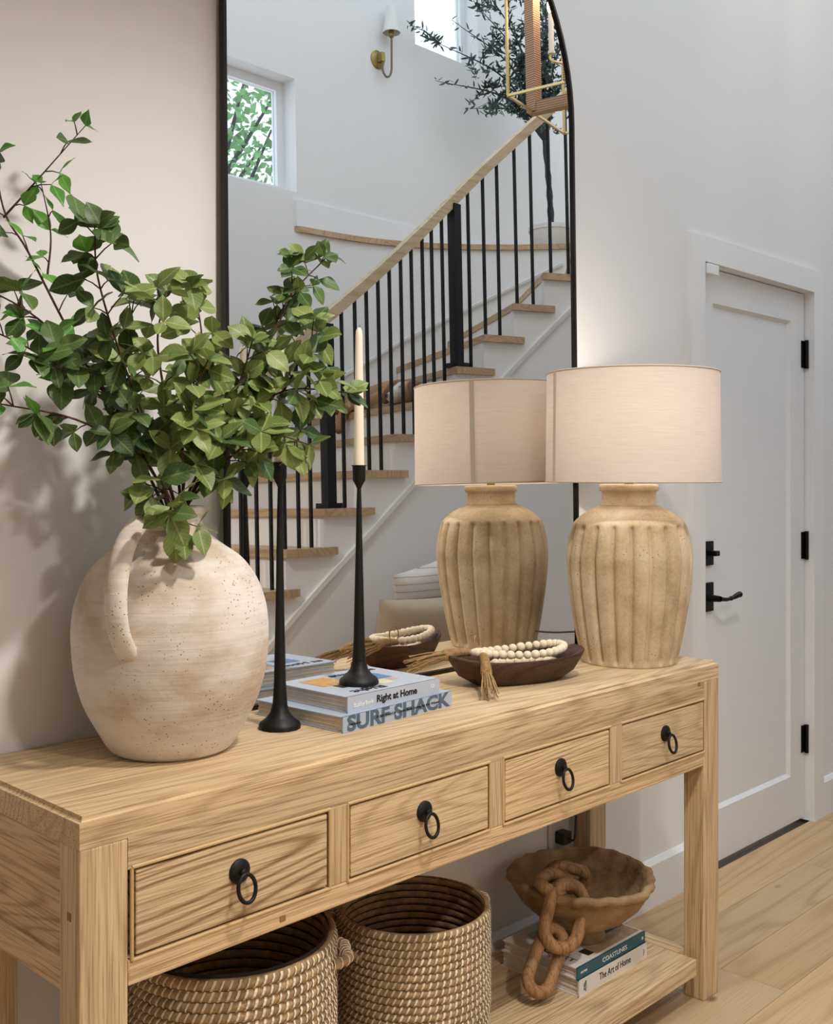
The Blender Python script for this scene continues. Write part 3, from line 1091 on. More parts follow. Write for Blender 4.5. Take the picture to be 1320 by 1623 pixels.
# side shoots that carry leaves of their own
SIDE = {'B2': [[(0.043, -0.100, 1.762), (0.092, -0.120, 1.830), (0.167, -0.140, 1.932)], [(0.114, -0.110, 1.672), (0.115, -0.120, 1.744), (0.093, -0.130, 1.823)]],
        'B1': [[(0.140, -0.220, 1.502), (0.08, -0.25, 1.50), (0.0, -0.26, 1.52)]],
        'B7': [[(0.464, -0.250, 1.574), (0.505, -0.27, 1.665), (0.500, -0.28, 1.74)]],
        'B8': [[(0.467, -0.300, 1.491), (0.49, -0.33, 1.56), (0.52, -0.33, 1.60)]]}
BINFO = {   # palette, whorl size, leaf length, label
    'B1': ('dark', 3, 0.042, 'dark green branch reaching far left from the jug at mid height'),
    'B2': ('bright', 2, 0.037, 'tallest bright green branch rising to the top left corner'),
    'B3': ('dark', 4, 0.046, 'upright branch with a dark leaf tuft left of centre'),
    'B4': ('olive', 3, 0.040, 'short upright branch just left of the jug mouth, in the leafy middle'),
    'B5': ('olive', 4, 0.044, 'upright olive green branch in the middle of the bunch, nearest the mirror frame'),
    'B6': ('olive', 4, 0.046, 'olive green branch leaning right over the black mirror frame'),
    'B7': ('dark', 3, 0.036, 'slender branch stretching up and right in front of the mirror'),
    'B8': ('olive', 4, 0.046, 'rightmost branch reaching toward the ivory candle'),
    'B9': ('olive', 4, 0.050, 'low right branch with large leaves above the tall candlestick'),
    'B10': ('olive', 3, 0.048, 'drooping sprig hanging over the jug mouth'),
    'B11': ('dark', 3, 0.040, 'lowest branch stretching left over the jug handle'),
    'B12': ('olive', 4, 0.050, 'front branch with broad leaves standing over the jug mouth'),
    'B13': ('dark', 2, 0.036, 'thin sparse branch on the left nearest the wall'),
    'B14': ('olive', 3, 0.040, 'upright branch behind the dark leaf tuft'),
}
cam_p = Vector((-0.745, -1.81, 1.338))
LEAVES = []
rl = random.Random(5)
for key, pts in BR.items():
    pal, wh, ln, lab = BINFO[key]
    br_ = thing('leafy_branch', lab, 'branch', pts[0], 'green branches in the clay jug')
    # stem starts down inside the jug
    first = Vector(pts[0])
    inside = Vector((VX + (first.x - VX) * 0.6, VY + (first.y - VY) * 0.6, 1.24))
    main = spline([inside] + pts, 6)
    paths = [main] + [spline(q, 6) for q in SIDE.get(key, [])]
    stem = MB()
    nodes = []
    for pi2, path in enumerate(paths):
        mm = len(path)
        r0 = 0.0034 if pi2 == 0 else 0.002
        stem.tube(path, [r0 * (1 - 0.65 * i / (mm - 1)) for i in range(mm)], 6)
        acc = 0.0
        total = sum((path[i + 1] - path[i]).length for i in range(mm - 1))
        start = (0.30 if pi2 == 0 else 0.12) * total
        nxt = start
        for i in range(mm - 1):
            seg = (path[i + 1] - path[i])
            acc += seg.length
            if acc >= nxt:
                nodes.append((path[i + 1], seg.normalized(), acc / total))
                nxt = acc + rl.uniform(0.024, 0.038)
        nodes.append((path[-1], (path[-1] - path[-2]).normalized(), 1.0))
    for P, T, fr_ in nodes:
        tip = fr_ > 0.99
        view = (cam_p - P).normalized()
        for rep in range(1 if (tip or wh == 2) else 2):
            ang = rl.uniform(0, 2 * PI)
            side = T.cross(Vector((0, 0, 1)))
            if side.length < 0.05:
                side = Vector((1, 0, 0))
            side.normalize()
            up = side.cross(T)
            rad_dir = side * math.cos(ang) + up * math.sin(ang)
            if tip:
                tw = P
                ax = T
            else:
                L = rl.uniform(0.012, 0.042)
                ax = (T * 0.6 + rad_dir * 0.9 + Vector((0, 0, 0.15))).normalized()
                tw = P + ax * L
                tw.y = min(tw.y, -0.045)
                stem.tube([P, P + (tw - P) * 0.5 + Vector((0, 0, 0.002)), tw], [0.0013, 0.0011, 0.0008], 5)
            nl = wh + rl.choice((-1, 0, 0, 1)) if wh > 2 else 2
            ph0 = rl.uniform(0, 2 * PI)
            s1 = ax.cross(Vector((0.3, 0.2, 1))).normalized()
            s2 = ax.cross(s1)
            for k in range(max(2, nl)):
                a = ph0 + 2 * PI * k / max(2, nl) + rl.uniform(-0.3, 0.3)
                d = (ax * rl.uniform(0.25, 0.7) + (s1 * math.cos(a) + s2 * math.sin(a)) * 0.9 + Vector((0, 0, rl.uniform(-0.35, 0.1)))).normalized()
                nrm = (Vector((0, 0, 1)) * rl.uniform(0.3, 1.0) + view * rl.uniform(0.2, 0.9) + Vector((rl.uniform(-.4, .4), rl.uniform(-.4, .4), 0)))
                nrm = nrm - d * nrm.dot(d)
                nrm.normalize()
                xx = d.cross(nrm)
                sc_ = ln * rl.uniform(0.78, 1.28) * (0.85 if tip else 1)
                end = tw + d * sc_
                if end.y > -0.035 or tw.y > -0.03:
                    continue
                pm_ = pal
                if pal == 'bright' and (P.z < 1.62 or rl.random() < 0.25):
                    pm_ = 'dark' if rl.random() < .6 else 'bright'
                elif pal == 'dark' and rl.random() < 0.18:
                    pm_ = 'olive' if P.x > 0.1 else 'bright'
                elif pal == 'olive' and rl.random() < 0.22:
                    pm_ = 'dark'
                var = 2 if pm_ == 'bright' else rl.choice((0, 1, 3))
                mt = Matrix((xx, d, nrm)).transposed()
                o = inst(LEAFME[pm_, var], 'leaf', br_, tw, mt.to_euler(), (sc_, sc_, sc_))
                LEAVES.append(o)
    obj('stem', stem, M['twig'], br_, smooth=True)
print('leaves', len(LEAVES))

# ------------------------------------------------------------------ candlesticks and candles


def candlestick(x, y, z, h, label, ctop, clabel):
    t = thing('candlestick', label, 'candlestick', (x, y, z), 'black iron candlesticks')
    b0 = MB().lathe([(0.040, 0.0), (0.0405, 0.006), (0.038, 0.011), (0.027, 0.019), (0.0185, 0.030), (0.0145, 0.045)], (x, y, z), 14)
    obj('candlestick_base', b0, M['iron'], t, smooth=True, auto=45)
    s0 = MB().lathe([(0.0145, 0.045), (0.0118, 0.085), (0.0105, 0.14), (0.0086, 0.22), (0.0068, h * 0.66), (0.0055, h * 0.82), (0.0042, h - 0.046)], (x, y, z), 9)
    obj('candlestick_stem', s0, M['iron'], t, smooth=True, auto=60)
    c0 = MB().lathe([(0.0042, h - 0.047), (0.0075, h - 0.040), (0.0130, h - 0.030), (0.0135, h - 0.002), (0.0155, h - 0.0015), (0.0155, h), (0.0118, h), (0.0115, h - 0.026), (0.002, h - 0.028)], (x, y, z), 24)
    obj('candle_cup', c0, M['iron'], t, smooth=True, auto=40)
    c = thing('taper_candle', clabel, 'candle', (x, y, z + h - 0.024), 'ivory taper candles')
    zc = z + h - 0.026
    L = ctop - zc
    cb = MB().lathe([(0.0108, 0.0), (0.0108, 0.03), (0.0092, L * 0.5), (0.0072, L * 0.93), (0.0062, L * 0.965), (0.0025, L * 0.985)], (x, y, zc), 20)
    obj('wax_body', cb, M['candle'], c, smooth=True, auto=50)
    obj('wick', MB().tube([(x, y, zc + L * 0.98), (x + 0.001, y, zc + L * 0.99), (x + 0.003, y, zc + L)], 0.0008, 5), M['wick'], c)


candlestick(0.535, -0.203, TH_, 0.505, 'taller black iron candlestick standing on the table beside the jug', 1.625, 'ivory taper candle partly hidden behind the green leaves')
candlestick(0.722, -0.222, 0.9205, 0.440, 'black iron candlestick standing on the stacked pale blue books', 1.642, 'ivory taper candle rising above the stacked books')

# ------------------------------------------------------------------ books


def book(corner, w_, d_, th, ang, z, cover, label, grp, spine_mat=None):
    """corner = front left; spine faces the viewer (front)"""
    t = thing('book', label, 'book', (corner[0], corner[1], z), grp)
    m4 = Matrix.Translation((corner[0], corner[1], z)) @ Matrix.Rotation(R(ang), 4, 'Z')
    c = 0.0028
    cv = MB()
    cv.box(0, w_, 0, d_, 0, c)
    cv.box(0, w_, 0, d_, th - c, th)
    cv.box(0, w_, -0.0012, c, 0, th)
    obj('cover', cv.xf(m4), cover, t)
    pg = MB()
    nl = 9
    for k in range(nl):      # page block in slightly uneven leaves
        e = 0.0035 + 0.0008 * ((k * 7) % 3)
        z0, z1 = c + (th - 2 * c) * k / nl, c + (th - 2 * c) * (k + 1) / nl
        pg.box(e, w_ - e, c, d_ - e, z0, z1)
    obj('page_block', pg.xf(m4), M['page'], t)
    ux = m4.to_3x3() @ Vector((1, 0, 0))
    uy = m4.to_3x3() @ Vector((0, 1, 0))
    return t, (lambda x, y, zz: m4 @ Vector((x, y, zz))), ux, uy


UZ = Vector((0, 0, 1))
GB = 'books stacked on the table top'
b1, P, ux, uy = book((0.588, -0.322), 0.322, 0.245, 0.030, 3.5, TH_, M['cover_blue2'], 'grey blue coffee table book at the bottom of the stack on the table', GB)
text('spine_title', 'SURF SHACK', 0.0405, M['ink_slate'], b1, P(0.161, -0.0016, 0.0145), ux, UZ, width=0.304, bold=0.0013)
text('spine_author', 'SURF SHACK   Laid-Back Living by the Water', 0.0065, M['ink'], b1, P(0.185, -0.0026, 0.0155), ux, UZ, width=0.19)
text('spine_publisher', 'CHRONICLE', 0.005, M['ink'], b1, P(0.030, -0.0026, 0.0135), ux, UZ, width=0.035)
b2, P, ux, uy = book((0.616, -0.304), 0.262, 0.206, 0.0305, 1.5, TH_ + 0.0302, M['cover_blue'], 'pale blue hardcover book on top of the stack on the table', GB)
text('spine_title', 'Right at Home', 0.019, M['ink'], b2, P(0.135, -0.0016, 0.0155), ux, UZ, width=0.115, bold=0.0005)
text('spine_author', 'Bobby Berk', 0.012, M['ink_white'], b2, P(0.042, -0.0016, 0.0125), ux, UZ, width=0.052)
text('spine_logo', 'O|', 0.010, M['ink_white'], b2, P(0.240, -0.0016, 0.0175), ux, UZ, width=0.010)
tt = 0.0307
text('cover_title', 'Right', 0.030, M['ink'], b2, P(0.085, 0.028, tt), -ux, -uy, width=0.085, bold=0.0008)
text('cover_title', 'at Home', 0.030, M['ink'], b2, P(0.180, 0.172, tt), -ux, -uy, width=0.130, bold=0.0008)
for nm, mt, (xa, xb, ya, yb) in (('cover_picture', 'print_ochre', (0.035, 0.105, 0.105, 0.180)), ('cover_picture', 'print_blue', (0.155, 0.210, 0.085, 0.140)),
                                 ('cover_picture', 'print_yellow', (0.140, 0.175, 0.040, 0.080)), ('cover_picture', 'print_pink', (0.185, 0.205, 0.060, 0.080)), ('cover_picture', 'print_dark', (0.055, 0.09, 0.070, 0.100))):
    q = MB().add([P(xa, ya, tt), P(xb, ya, tt), P(xb, yb, tt), P(xa, yb, tt), P(xa, ya, tt + 0.0003), P(xb, ya, tt + 0.0003), P(xb, yb, tt + 0.0003), P(xa, yb, tt + 0.0003)],
                 [(0, 3, 2, 1), (4, 5, 6, 7), (0, 1, 5, 4), (1, 2, 6, 5), (2, 3, 7, 6), (3, 0, 4, 7)])
    obj(nm, q, M[mt], b2)
GS = 'books stacked on the lower shelf'
b3, P, ux, uy = book((1.322, -0.330), 0.292, 0.235, 0.040, 0.0, SH, M['cover_white'], 'thick off white book at the bottom of the shelf stack', GS)
text('spine_title', 'The Art of Home', 0.024, M['ink'], b3, P(0.150, -0.0016, 0.021), ux, UZ, width=0.135)
text('spine_author', 'SHEA\nMCGEE', 0.006, M['ink'], b3, P(0.024, -0.0016, 0.020), UZ, -ux, width=0.024)
text('spine_logo', ')', 0.018, M['ink'], b3, P(0.277, -0.0016, 0.021), ux, UZ, width=0.004)
b4, P, ux, uy = book((1.320, -0.326), 0.290, 0.225, 0.0275, 0.0, SH + 0.0402, M['cover_white'], 'book with teal spine lying under the clay bowl', GS)
sp4 = MB().add([P(-0.0006, -0.0020, 0), P(0.2906, -0.0020, 0), P(0.2906, 0.001, 0), P(-0.0006, 0.001, 0), P(-0.0006, -0.0020, 0.0277), P(0.2906, -0.0020, 0.0277), P(0.2906, 0.001, 0.0277), P(-0.0006, 0.001, 0.0277)],
               [(0, 3, 2, 1), (4, 5, 6, 7), (0, 1, 5, 4), (1, 2, 6, 5), (2, 3, 7, 6), (3, 0, 4, 7)])
obj('spine_cloth', sp4, M['cover_teal'], b4)
text('spine_title', 'COASTLINES', 0.0155, M['ink_white'], b4, P(0.155, -0.0024, 0.0135), ux, UZ, width=0.105)
text('spine_publisher', 'HOTHER', 0.007, M['ink_white'], b4, P(0.026, -0.0024, 0.0135), ux, UZ, width=0.026)
text('spine_logo', '8', 0.011, M['ink_white'], b4, P(0.278, -0.0024, 0.0135), ux, UZ, width=0.008)
tt = 0.0277
text('cover_title', 'COAST', 0.022, M['ink'], b4, P(0.028, 0.085, tt), -uy, ux, width=0.12)
for mt, (xa, xb, ya, yb) in (('print_sand', (0.10, 0.285, 0.012, 0.06)), ('print_dark', (0.20, 0.285, 0.06, 0.2)), ('print_mint', (0.06, 0.14, 0.06, 0.2)), ('print_dark', (0.075, 0.10, 0.02, 0.05))):
    q = MB().add([P(xa, ya, tt), P(xb, ya, tt), P(xb, yb, tt), P(xa, yb, tt), P(xa, ya, tt + 0.0003), P(xb, ya, tt + 0.0003), P(xb, yb, tt + 0.0003), P(xa, yb, tt + 0.0003)],
                 [(0, 3, 2, 1), (4, 5, 6, 7), (0, 1, 5, 4), (1, 2, 6, 5), (2, 3, 7, 6), (3, 0, 4, 7)])
    obj('cover_picture', q, M[mt], b4)

# ------------------------------------------------------------------ dough bowl with bead garland
BC = Vector((1.215, -0.232, TH_))
BA = R(-19)


def se(a, b, n, t, p=2.4):
    c, s = math.cos(t), math.sin(t)
    return (a * math.copysign(abs(c) ** (2 / p), c), b * math.copysign(abs(s) ** (2 / p), s))


bw = MB()
rings = [(0.60, 0.0), (0.66, 0.004), (0.84, 0.022), (0.96, 0.043), (1.0, 0.056), (0.985, 0.059), (0.92, 0.057), (0.84, 0.040), (0.70, 0.022), (0.45, 0.014), (0.02, 0.012)]
N = 56
vs, fs = [], []
for sc_, z in rings:
    for k in range(N):
        t = 2 * PI * k / N
        x, y = se(0.178, 0.080, N, t)
        lift = 0.012 * (abs(x) / 0.178) ** 3 * (1 if z > 0.03 else 0)
        wob = 1 + 0.012 * math.sin(3 * t + 1) + 0.008 * math.sin(7 * t)
        vs.append((x * sc_ * wob, y * sc_ * wob, z + lift))
for i in range(len(rings) - 1):
    for k in range(N):
        fs.append((i * N + k, i * N + (k + 1) % N, (i + 1) * N + (k + 1) % N, (i + 1) * N + k))
fs.append(tuple(reversed(range(N))))
bw.add(vs, fs)
MBW = Matrix.Translation(BC) @ Matrix.Rotation(BA, 4, 'Z')
tag(obj('dough_bowl', bw.xf(MBW), M['bowl_wood'], smooth=True, auto=50, origin=BC), 'dark carved wooden dough bowl on the table holding the beads', 'bowl')

gar = thing('bead_garland', 'pale wooden bead garland with jute tassels draped over the dough bowl', 'garland', BC + Vector((0, 0, 0.02)))
bmesh_ = MB().lathe([(0.0015, -0.0088), (0.006, -0.0085), (0.0092, -0.005), (0.0102, 0.0), (0.0092, 0.005), (0.006, 0.0085), (0.0015, 0.0088)], (0, 0, 0), 14)
bead_me = mesh('bead', bmesh_, M['bead'], Vector((0, 0, 0)), True)
rb = random.Random(3)


def bead_path(fn, count):
    pts = [fn(k / count) for k in range(count + 1)]
    for k in range(count):
        p = pts[k]
        d = (pts[(k + 1) % (count + 1)] - p).normalized()
        e = d.to_track_quat('Z', 'Y').to_euler()
        s = rb.uniform(0.92, 1.06)
        inst(bead_me, 'bead', gar, MBW @ p, (MBW.to_3x3() @ e.to_matrix()).to_euler(), (s, s, s))


def loop_a(t):
    a = 2 * PI * t
    x = 0.010 + 0.124 * math.cos(a)
    y = 0.004 + 0.050 * math.sin(a) + 0.008 * math.cos(a)
    return Vector((x, y, 0.071 + 0.004 * math.sin(2 * a + 1)))


def loop_b(t):
    a = 2 * PI * t
    x = 0.0 + 0.095 * math.cos(a)
    y = -0.006 + 0.034 * math.sin(a)
    return Vector((x, y, 0.040))


bead_path(loop_a, 34)
bead_path(loop_b, 24)
bead_path(lambda t: Vector((-0.06 + 0.12 * t, 0.004 * math.sin(8 * t), 0.046)), 6)


def tassel(path, spread, label=None, nst=34):
    path = spline(path, 6)
    m = len(path)
    k0 = int(m * 0.55)
    hd_ = MB()
    # wrapped head: stacked twine turns
    r_at = [0.006 + 0.006 * min(1, i / (m * 0.5)) for i in range(m)]
    hd_.tube(path[:k0 + 1], r_at[:k0 + 1], 12)
    for i in range(1, k0 * 3):
        f = i / 3
        a = int(f)
        p = path[a].lerp(path[a + 1], f - a)
        d = (path[a + 1] - path[a]).normalized()
        q = d.to_track_quat('Z', 'Y').to_matrix()
        rr = r_at[a] + 0.0006
        hd_.tube([p + q @ Vector((rr * math.cos(t), rr * math.sin(t), 0.0006 * math.sin(t))) for t in [2 * PI * j / 10 for j in range(10)]], 0.0012, 4, closed=True)
    h = obj('tassel', hd_, M['jute'], gar, smooth=True)
    sm = MB()
    r2 = random.Random(len(path) + nst)
    base, end = path[k0], path[-1]
    d = (end - base)
    s1 = d.cross(UZ).normalized()
    s2 = d.cross(s1).normalized()
    for k in range(nst):
        a = r2.uniform(0, 2 * PI)
        rr = math.sqrt(r2.random()) * 1.15
        o0 = (s1 * math.cos(a) + s2 * math.sin(a)) * 0.010 * rr
        o1 = (s1 * math.cos(a) + s2 * math.sin(a) * 0.7) * spread * rr
        lnv = r2.uniform(0.85, 1.12)
        pts = [base + o0, base.lerp(end, 0.5 * lnv) + (o0 + o1) * 0.5 + Vector((0, 0, r2.uniform(0, 0.004))), base + d * lnv + o1]
        for q in pts:
            q.z = max(q.z, TH_ + 0.0015)
        sm.tube(spline(pts, 3), 0.0011, 4)
    obj('fringe', sm, M['jute'], h, kind='stuff')


tassel([BC + Vector((-0.075, 0.066, 0.068)), BC + Vector((-0.130, 0.075, 0.073)), BC + Vector((-0.185, 0.083, 0.066)), BC + Vector((-0.262, 0.092, 0.058))], 0.026)
tassel([BC + Vector((-0.085, 0.040, 0.072)), BC + Vector((-0.130, -0.012, 0.066)), BC + Vector((-0.178, -0.060, 0.030)), BC + Vector((-0.215, -0.098, 0.012))], 0.022)
lp_ = [BC + Vector((-0.08 + 0.010 * math.cos(a), 0.06 + 0.006 * math.cos(a), 0.088 + 0.020 * math.sin(a))) for a in [2 * PI * k / 16 for k in range(16)]]
obj('jute_loop', MB().tube(lp_, 0.0016, 5, closed=True), M['jute'], gar, smooth=True)

# ------------------------------------------------------------------ table lamp
LX, LY = 1.632, -0.266
lam = thing('table_lamp', 'table lamp with fluted stoneware jar base and lit ivory drum shade', 'lamp', (LX, LY, TH_))
lp0 = [(0.118, 0.0), (0.124, 0.006), (0.136, 0.058), (0.148, 0.1255), (0.158, 0.193), (0.163, 0.261), (0.161, 0.290), (0.149, 0.345), (0.128, 0.372), (0.100, 0.391), (0.076, 0.402)]
lpp = [(p.x, p.z) for p in spline([(r, 0, z) for r, z in lp0], 7)]
NF = 20


def flute(a, r, z):
    top = 0.350 + 0.006 * abs(math.cos(a * NF / 2))
    f = max(0.0, min(1.0, (top - z) / 0.008))
    g = max(0.0, min(1.0, (z - 0.004) / 0.012))
    c = abs(math.sin(a * NF / 2 + 0.08 * math.sin(5 * a)))
    return r - f * g * (0.013 * (1 - c) ** 2.2 + 0.0014)


jar = MB().lathe(lpp, (LX, LY, TH_), 320, fn=flute)
obj('lamp_base', jar, M['lamp'], lam, smooth=True)
nk = MB().lathe([(0.076, 0.400), (0.0705, 0.406), (0.069, 0.420), (0.069, 0.438), (0.075, 0.441), (0.0765, 0.449), (0.075, 0.456), (0.068, 0.458), (0.05, 0.457), (0.012, 0.448)], (LX, LY, TH_), 64)
obj('lamp_neck', nk, M['lamp'], lam, smooth=True)
obj('lamp_socket', MB().lathe([(0.012, 0.44), (0.012, 0.50), (0.018, 0.50), (0.018, 0.56)], (LX, LY, TH_), 20), M['brass'], lam, smooth=True, auto=40)
bu = MB()
bu.ball((LX, LY, TH_ + 0.60), 0.03, 2, (1, 1, 1.2))
obj('lamp_bulb', bu, M['bulb'], lam, smooth=True)
SX, SY, SR = LX + 0.010, LY - 0.004, 0.2215
z0, z1 = 1.322 - TH_, 1.606 - TH_
sh = MB().lathe([(SR + 0.002, z0), (SR - 0.001, z1), (SR - 0.0035, z1), (SR - 0.0005, z0), (SR + 0.002, z0)], (SX, SY, TH_), 96, cap=False)
sd = obj('lamp_shade', sh, M['shade'], lam, smooth=True, auto=40)
for zz, rr in ((z0 + 0.002, SR + 0.002), (z1 - 0.002, SR - 0.001)):
    ring = [(SX + rr * math.cos(2 * PI * k / 96), SY + rr * math.sin(2 * PI * k / 96), TH_ + zz) for k in range(96)]
    obj('shade_rim', MB().tube(ring, 0.0022, 6, closed=True), M['seam'], sd, smooth=True)
cama = math.atan2(-1.81 - SY, -0.745 - SX)
for side_a in (cama - R(60),):
    seam = MB()
    aa = [side_a + R(3.4) * (k / 4 - 0.5) for k in range(5)]
    vs = [(SX + (SR + (0.0026 if zz == z0 else -0.0002) + o_) * math.cos(a), SY + (SR + (0.0026 if zz == z0 else -0.0002) + o_) * math.sin(a), TH_ + zz) for o_ in (0, 0.0008) for zz in (z0, z1) for a in aa]
    fs = [(k, k + 1, k + 6, k + 5) for k in range(4)] + [(10 + k, 15 + k, 16 + k, 11 + k) for k in range(4)]
    fs += [(0, 5, 15, 10), (4, 14, 19, 9)] + [(k, 10 + k, 11 + k, k + 1) for k in range(4)] + [(5 + k, 6 + k, 16 + k, 15 + k) for k in range(4)]
    seam.add(vs, fs)
    obj('shade_seam', seam, M['seam'], sd)
spd = MB()
for k in range(3):
    a = 2 * PI * k / 3 + 0.4
    spd.tube([(LX, LY, TH_ + 0.70), (SX + (SR - 0.006) * math.cos(a), SY + (SR - 0.006) * math.sin(a), TH_ + z1 - 0.02)], 0.0016, 5)
spd.tube([(LX, LY, TH_ + 0.56), (LX + 0.045, LY, TH_ + 0.60), (LX + 0.04, LY, TH_ + 0.67), (LX, LY, TH_ + 0.70)], 0.0016, 5)
obj('shade_spider', spd, M['brass'], lam)
crd = spline([(LX + 0.02, LY + 0.118, TH_ + 0.045), (LX + 0.06, LY + 0.17, TH_ + 0.040), (LX + 0.13, LY + 0.19, TH_ + 0.036), (LX + 0.200, LY + 0.205, TH_ + 0.03), (LX + 0.215, LY + 0.225, TH_ - 0.05), (LX + 0.205, LY + 0.235, TH_ - 0.3)], 6)
obj('lamp_cord', MB().tube(crd, 0.0028, 8), M['cord'], lam, smooth=True)
ld_ = bpy.data.lights.new('lamp_light', 'POINT')
ld_.energy = LAMP_W
ld_.color = (1.0, 0.91, 0.82)
ld_.shadow_soft_size = 0.035
lo_ = bpy.data.objects.new('lamp_light', ld_)
COL.objects.link(lo_)
lo_.location = (LX, LY, TH_ + 0.648)

# ------------------------------------------------------------------ baskets
def basket(cx, cy, r, h, label, pitch, hangles):
    t = thing('seagrass_basket', label, 'basket', (cx, cy, SH), 'woven seagrass baskets on the shelf')
    rows = int(h / pitch)
    cr = pitch * 0.53
    rng = [Vector((r * math.cos(2 * PI * k / 72), r * math.sin(2 * PI * k / 72), 0)) for k in range(72)]
    me = mesh('coil', MB().tube(rng, cr, 8, closed=True), M['coil'], Vector((0, 0, 0)), True)
    rk = random.Random(int(cx * 100))
    for k in range(rows):
        s = (0.93 + 0.07 * min(1, k / (rows * 0.35))) * rk.uniform(0.997, 1.003)
        o = inst(me, 'coil', t, (cx, cy, SH + cr + k * pitch), (0, 0, rk.uniform(0, 1)), (s, s, 1))
    bt = MB().lathe([(r * 0.95, 0.001), (r * 0.95, 0.012)], (cx, cy, SH), 48)
    obj('basket_bottom', bt, M['coil'], t)
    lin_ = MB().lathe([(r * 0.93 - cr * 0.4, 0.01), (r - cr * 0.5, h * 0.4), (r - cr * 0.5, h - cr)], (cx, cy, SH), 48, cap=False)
    obj('basket_inner_shade', lin_, plain('basket_inside_shade', '2e2216', 0.95, var=0.3, vscale=60), t, smooth=True)  # dark inner sheet paints the shade inside the basket
    stt = MB()
    ns = int(2 * PI * r / 0.0135)
    for k in range(rows):
        s = 0.93 + 0.07 * min(1, k / (rows * 0.35))
        zc = SH + cr + k * pitch
        off = (k % 2) * 0.18 + rk.uniform(-0.08, 0.08)
        for j in range(ns):
            a = 2 * PI * (j + off) / ns
            wv = 0.0020 / r * rk.uniform(0.75, 1.2)
            sl = 0.0050 / r
            vs = []
            for (dz, dr, da) in ((-0.85, 0.60, -0.6), (-0.15, 1.16, -0.1), (0.50, 1.04, 0.45), (0.95, 0.55, 0.8)):
                for sg in (-1, 1):
                    an = a + sg * wv + da * sl
                    rr = r * s + cr * dr
                    vs.append((cx + rr * math.cos(an), cy + rr * math.sin(an), zc + cr * dz))
            stt.add(vs, [(0, 1, 3, 2), (2, 3, 5, 4), (4, 5, 7, 6)])
    obj('stitching', stt, M['stitch'], t, kind='stuff')
    for (a0_, a1_, za, zb) in hangles:
        p0 = Vector((cx + (r + 0.004) * math.cos(a0_), cy + (r + 0.004) * math.sin(a0_), SH + za))
        p1 = Vector((cx + (r + 0.004) * math.cos(a1_), cy + (r + 0.004) * math.sin(a1_), SH + zb))
        am = (a0_ + a1_) / 2
        out = Vector((math.cos(am), math.sin(am), 0))
        mid = (p0 + p1) / 2 + out * 0.032
        path = spline([p0 - out * 0.006, p0.lerp(mid, 0.5) + out * 0.016, mid, p1.lerp(mid, 0.5) + out * 0.016, p1 - out * 0.006], 6)
        hb = obj('basket_handle', MB().tube(path, 0.0092, 10), M['coil'], t, smooth=True)
        hw = MB()
        for i in range(1, len(path) - 1, 2):
            d = (path[i + 1] - path[i - 1]).normalized()
            q = d.to_track_quat('Z', 'Y').to_matrix()
            hw.tube([path[i] + q @ Vector((0.0099 * math.cos(u), 0.0099 * math.sin(u), 0.002 * math.sin(u))) for u in [2 * PI * j / 12 for j in range(12)]], 0.0012, 4, closed=True)
        obj('handle_wrap', hw, M['stitch'], hb)


ca1 = math.atan2(-1.81 + 0.215, -0.745 - 0.41)
ca2 = math.atan2(-1.81 + 0.215, -0.745 - 0.88)
basket(0.412, -0.215, 0.183, 0.412, 'larger woven seagrass basket on the shelf behind the left front leg', 0.0180, [(ca1 + R(72), ca1 + R(110), 0.345, 0.345), (ca1 - R(110), ca1 - R(72), 0.345, 0.345)])
basket(0.882, -0.218, 0.156, 0.325, 'smaller woven seagrass basket in the middle of the shelf', 0.0158, [(ca2 - R(92), ca2 - R(42), 0.302, 0.250), (ca2 + R(108), ca2 + R(150), 0.290, 0.290)])

# ------------------------------------------------------------------ clay bowl and wooden chain on the shelf
CBx, CBy, CBz = 1.478, -0.226, SH + 0.0402 + 0.0278
cb0 = [(0.058, 0.0), (0.062, 0.006), (0.057, 0.022), (0.066, 0.032), (0.112, 0.058), (0.150, 0.092), (0.168, 0.122), (0.172, 0.136), (0.181, 0.141), (0.185, 0.150), (0.180, 0.159), (0.168, 0.158), (0.158, 0.146), (0.148, 0.125), (0.125, 0.095), (0.085, 0.062), (0.04, 0.046), (0.003, 0.044)]
rough = random.Random(8)
ph = [rough.uniform(0, 6) for _ in range(6)]


def lumpy(a, r, z):
    e = 0.0025 * math.sin(3 * a + ph[0]) + 0.0012 * math.sin(7 * a + ph[1]) + 0.0008 * math.sin(13 * a + ph[2] + z * 60) + (0.003 * math.sin(23 * a + ph[3]) if z > 0.13 else 0)
    return r + e * min(1, r / 0.1)


cbm = MB().lathe(cb0, (CBx, CBy, CBz), 96, fn=lumpy)
for i, v in enumerate(cbm.v):
    a = math.atan2(v.y - CBy, v.x - CBx)
    if v.z > CBz + 0.1:
        v.z += 0.003 * math.sin(2 * a + 1) + 0.0015 * math.sin(5 * a) + 0.0012 * math.sin(17 * a)
tag(obj('clay_bowl', cbm, M['clay'], smooth=True, origin=(CBx, CBy, CBz)), 'rough brown footed clay bowl standing on the shelf books', 'bowl')

ch = thing('wooden_chain', 'carved wooden chain draped from the clay bowl down to the shelf', 'chain', (1.21, -0.28, SH))


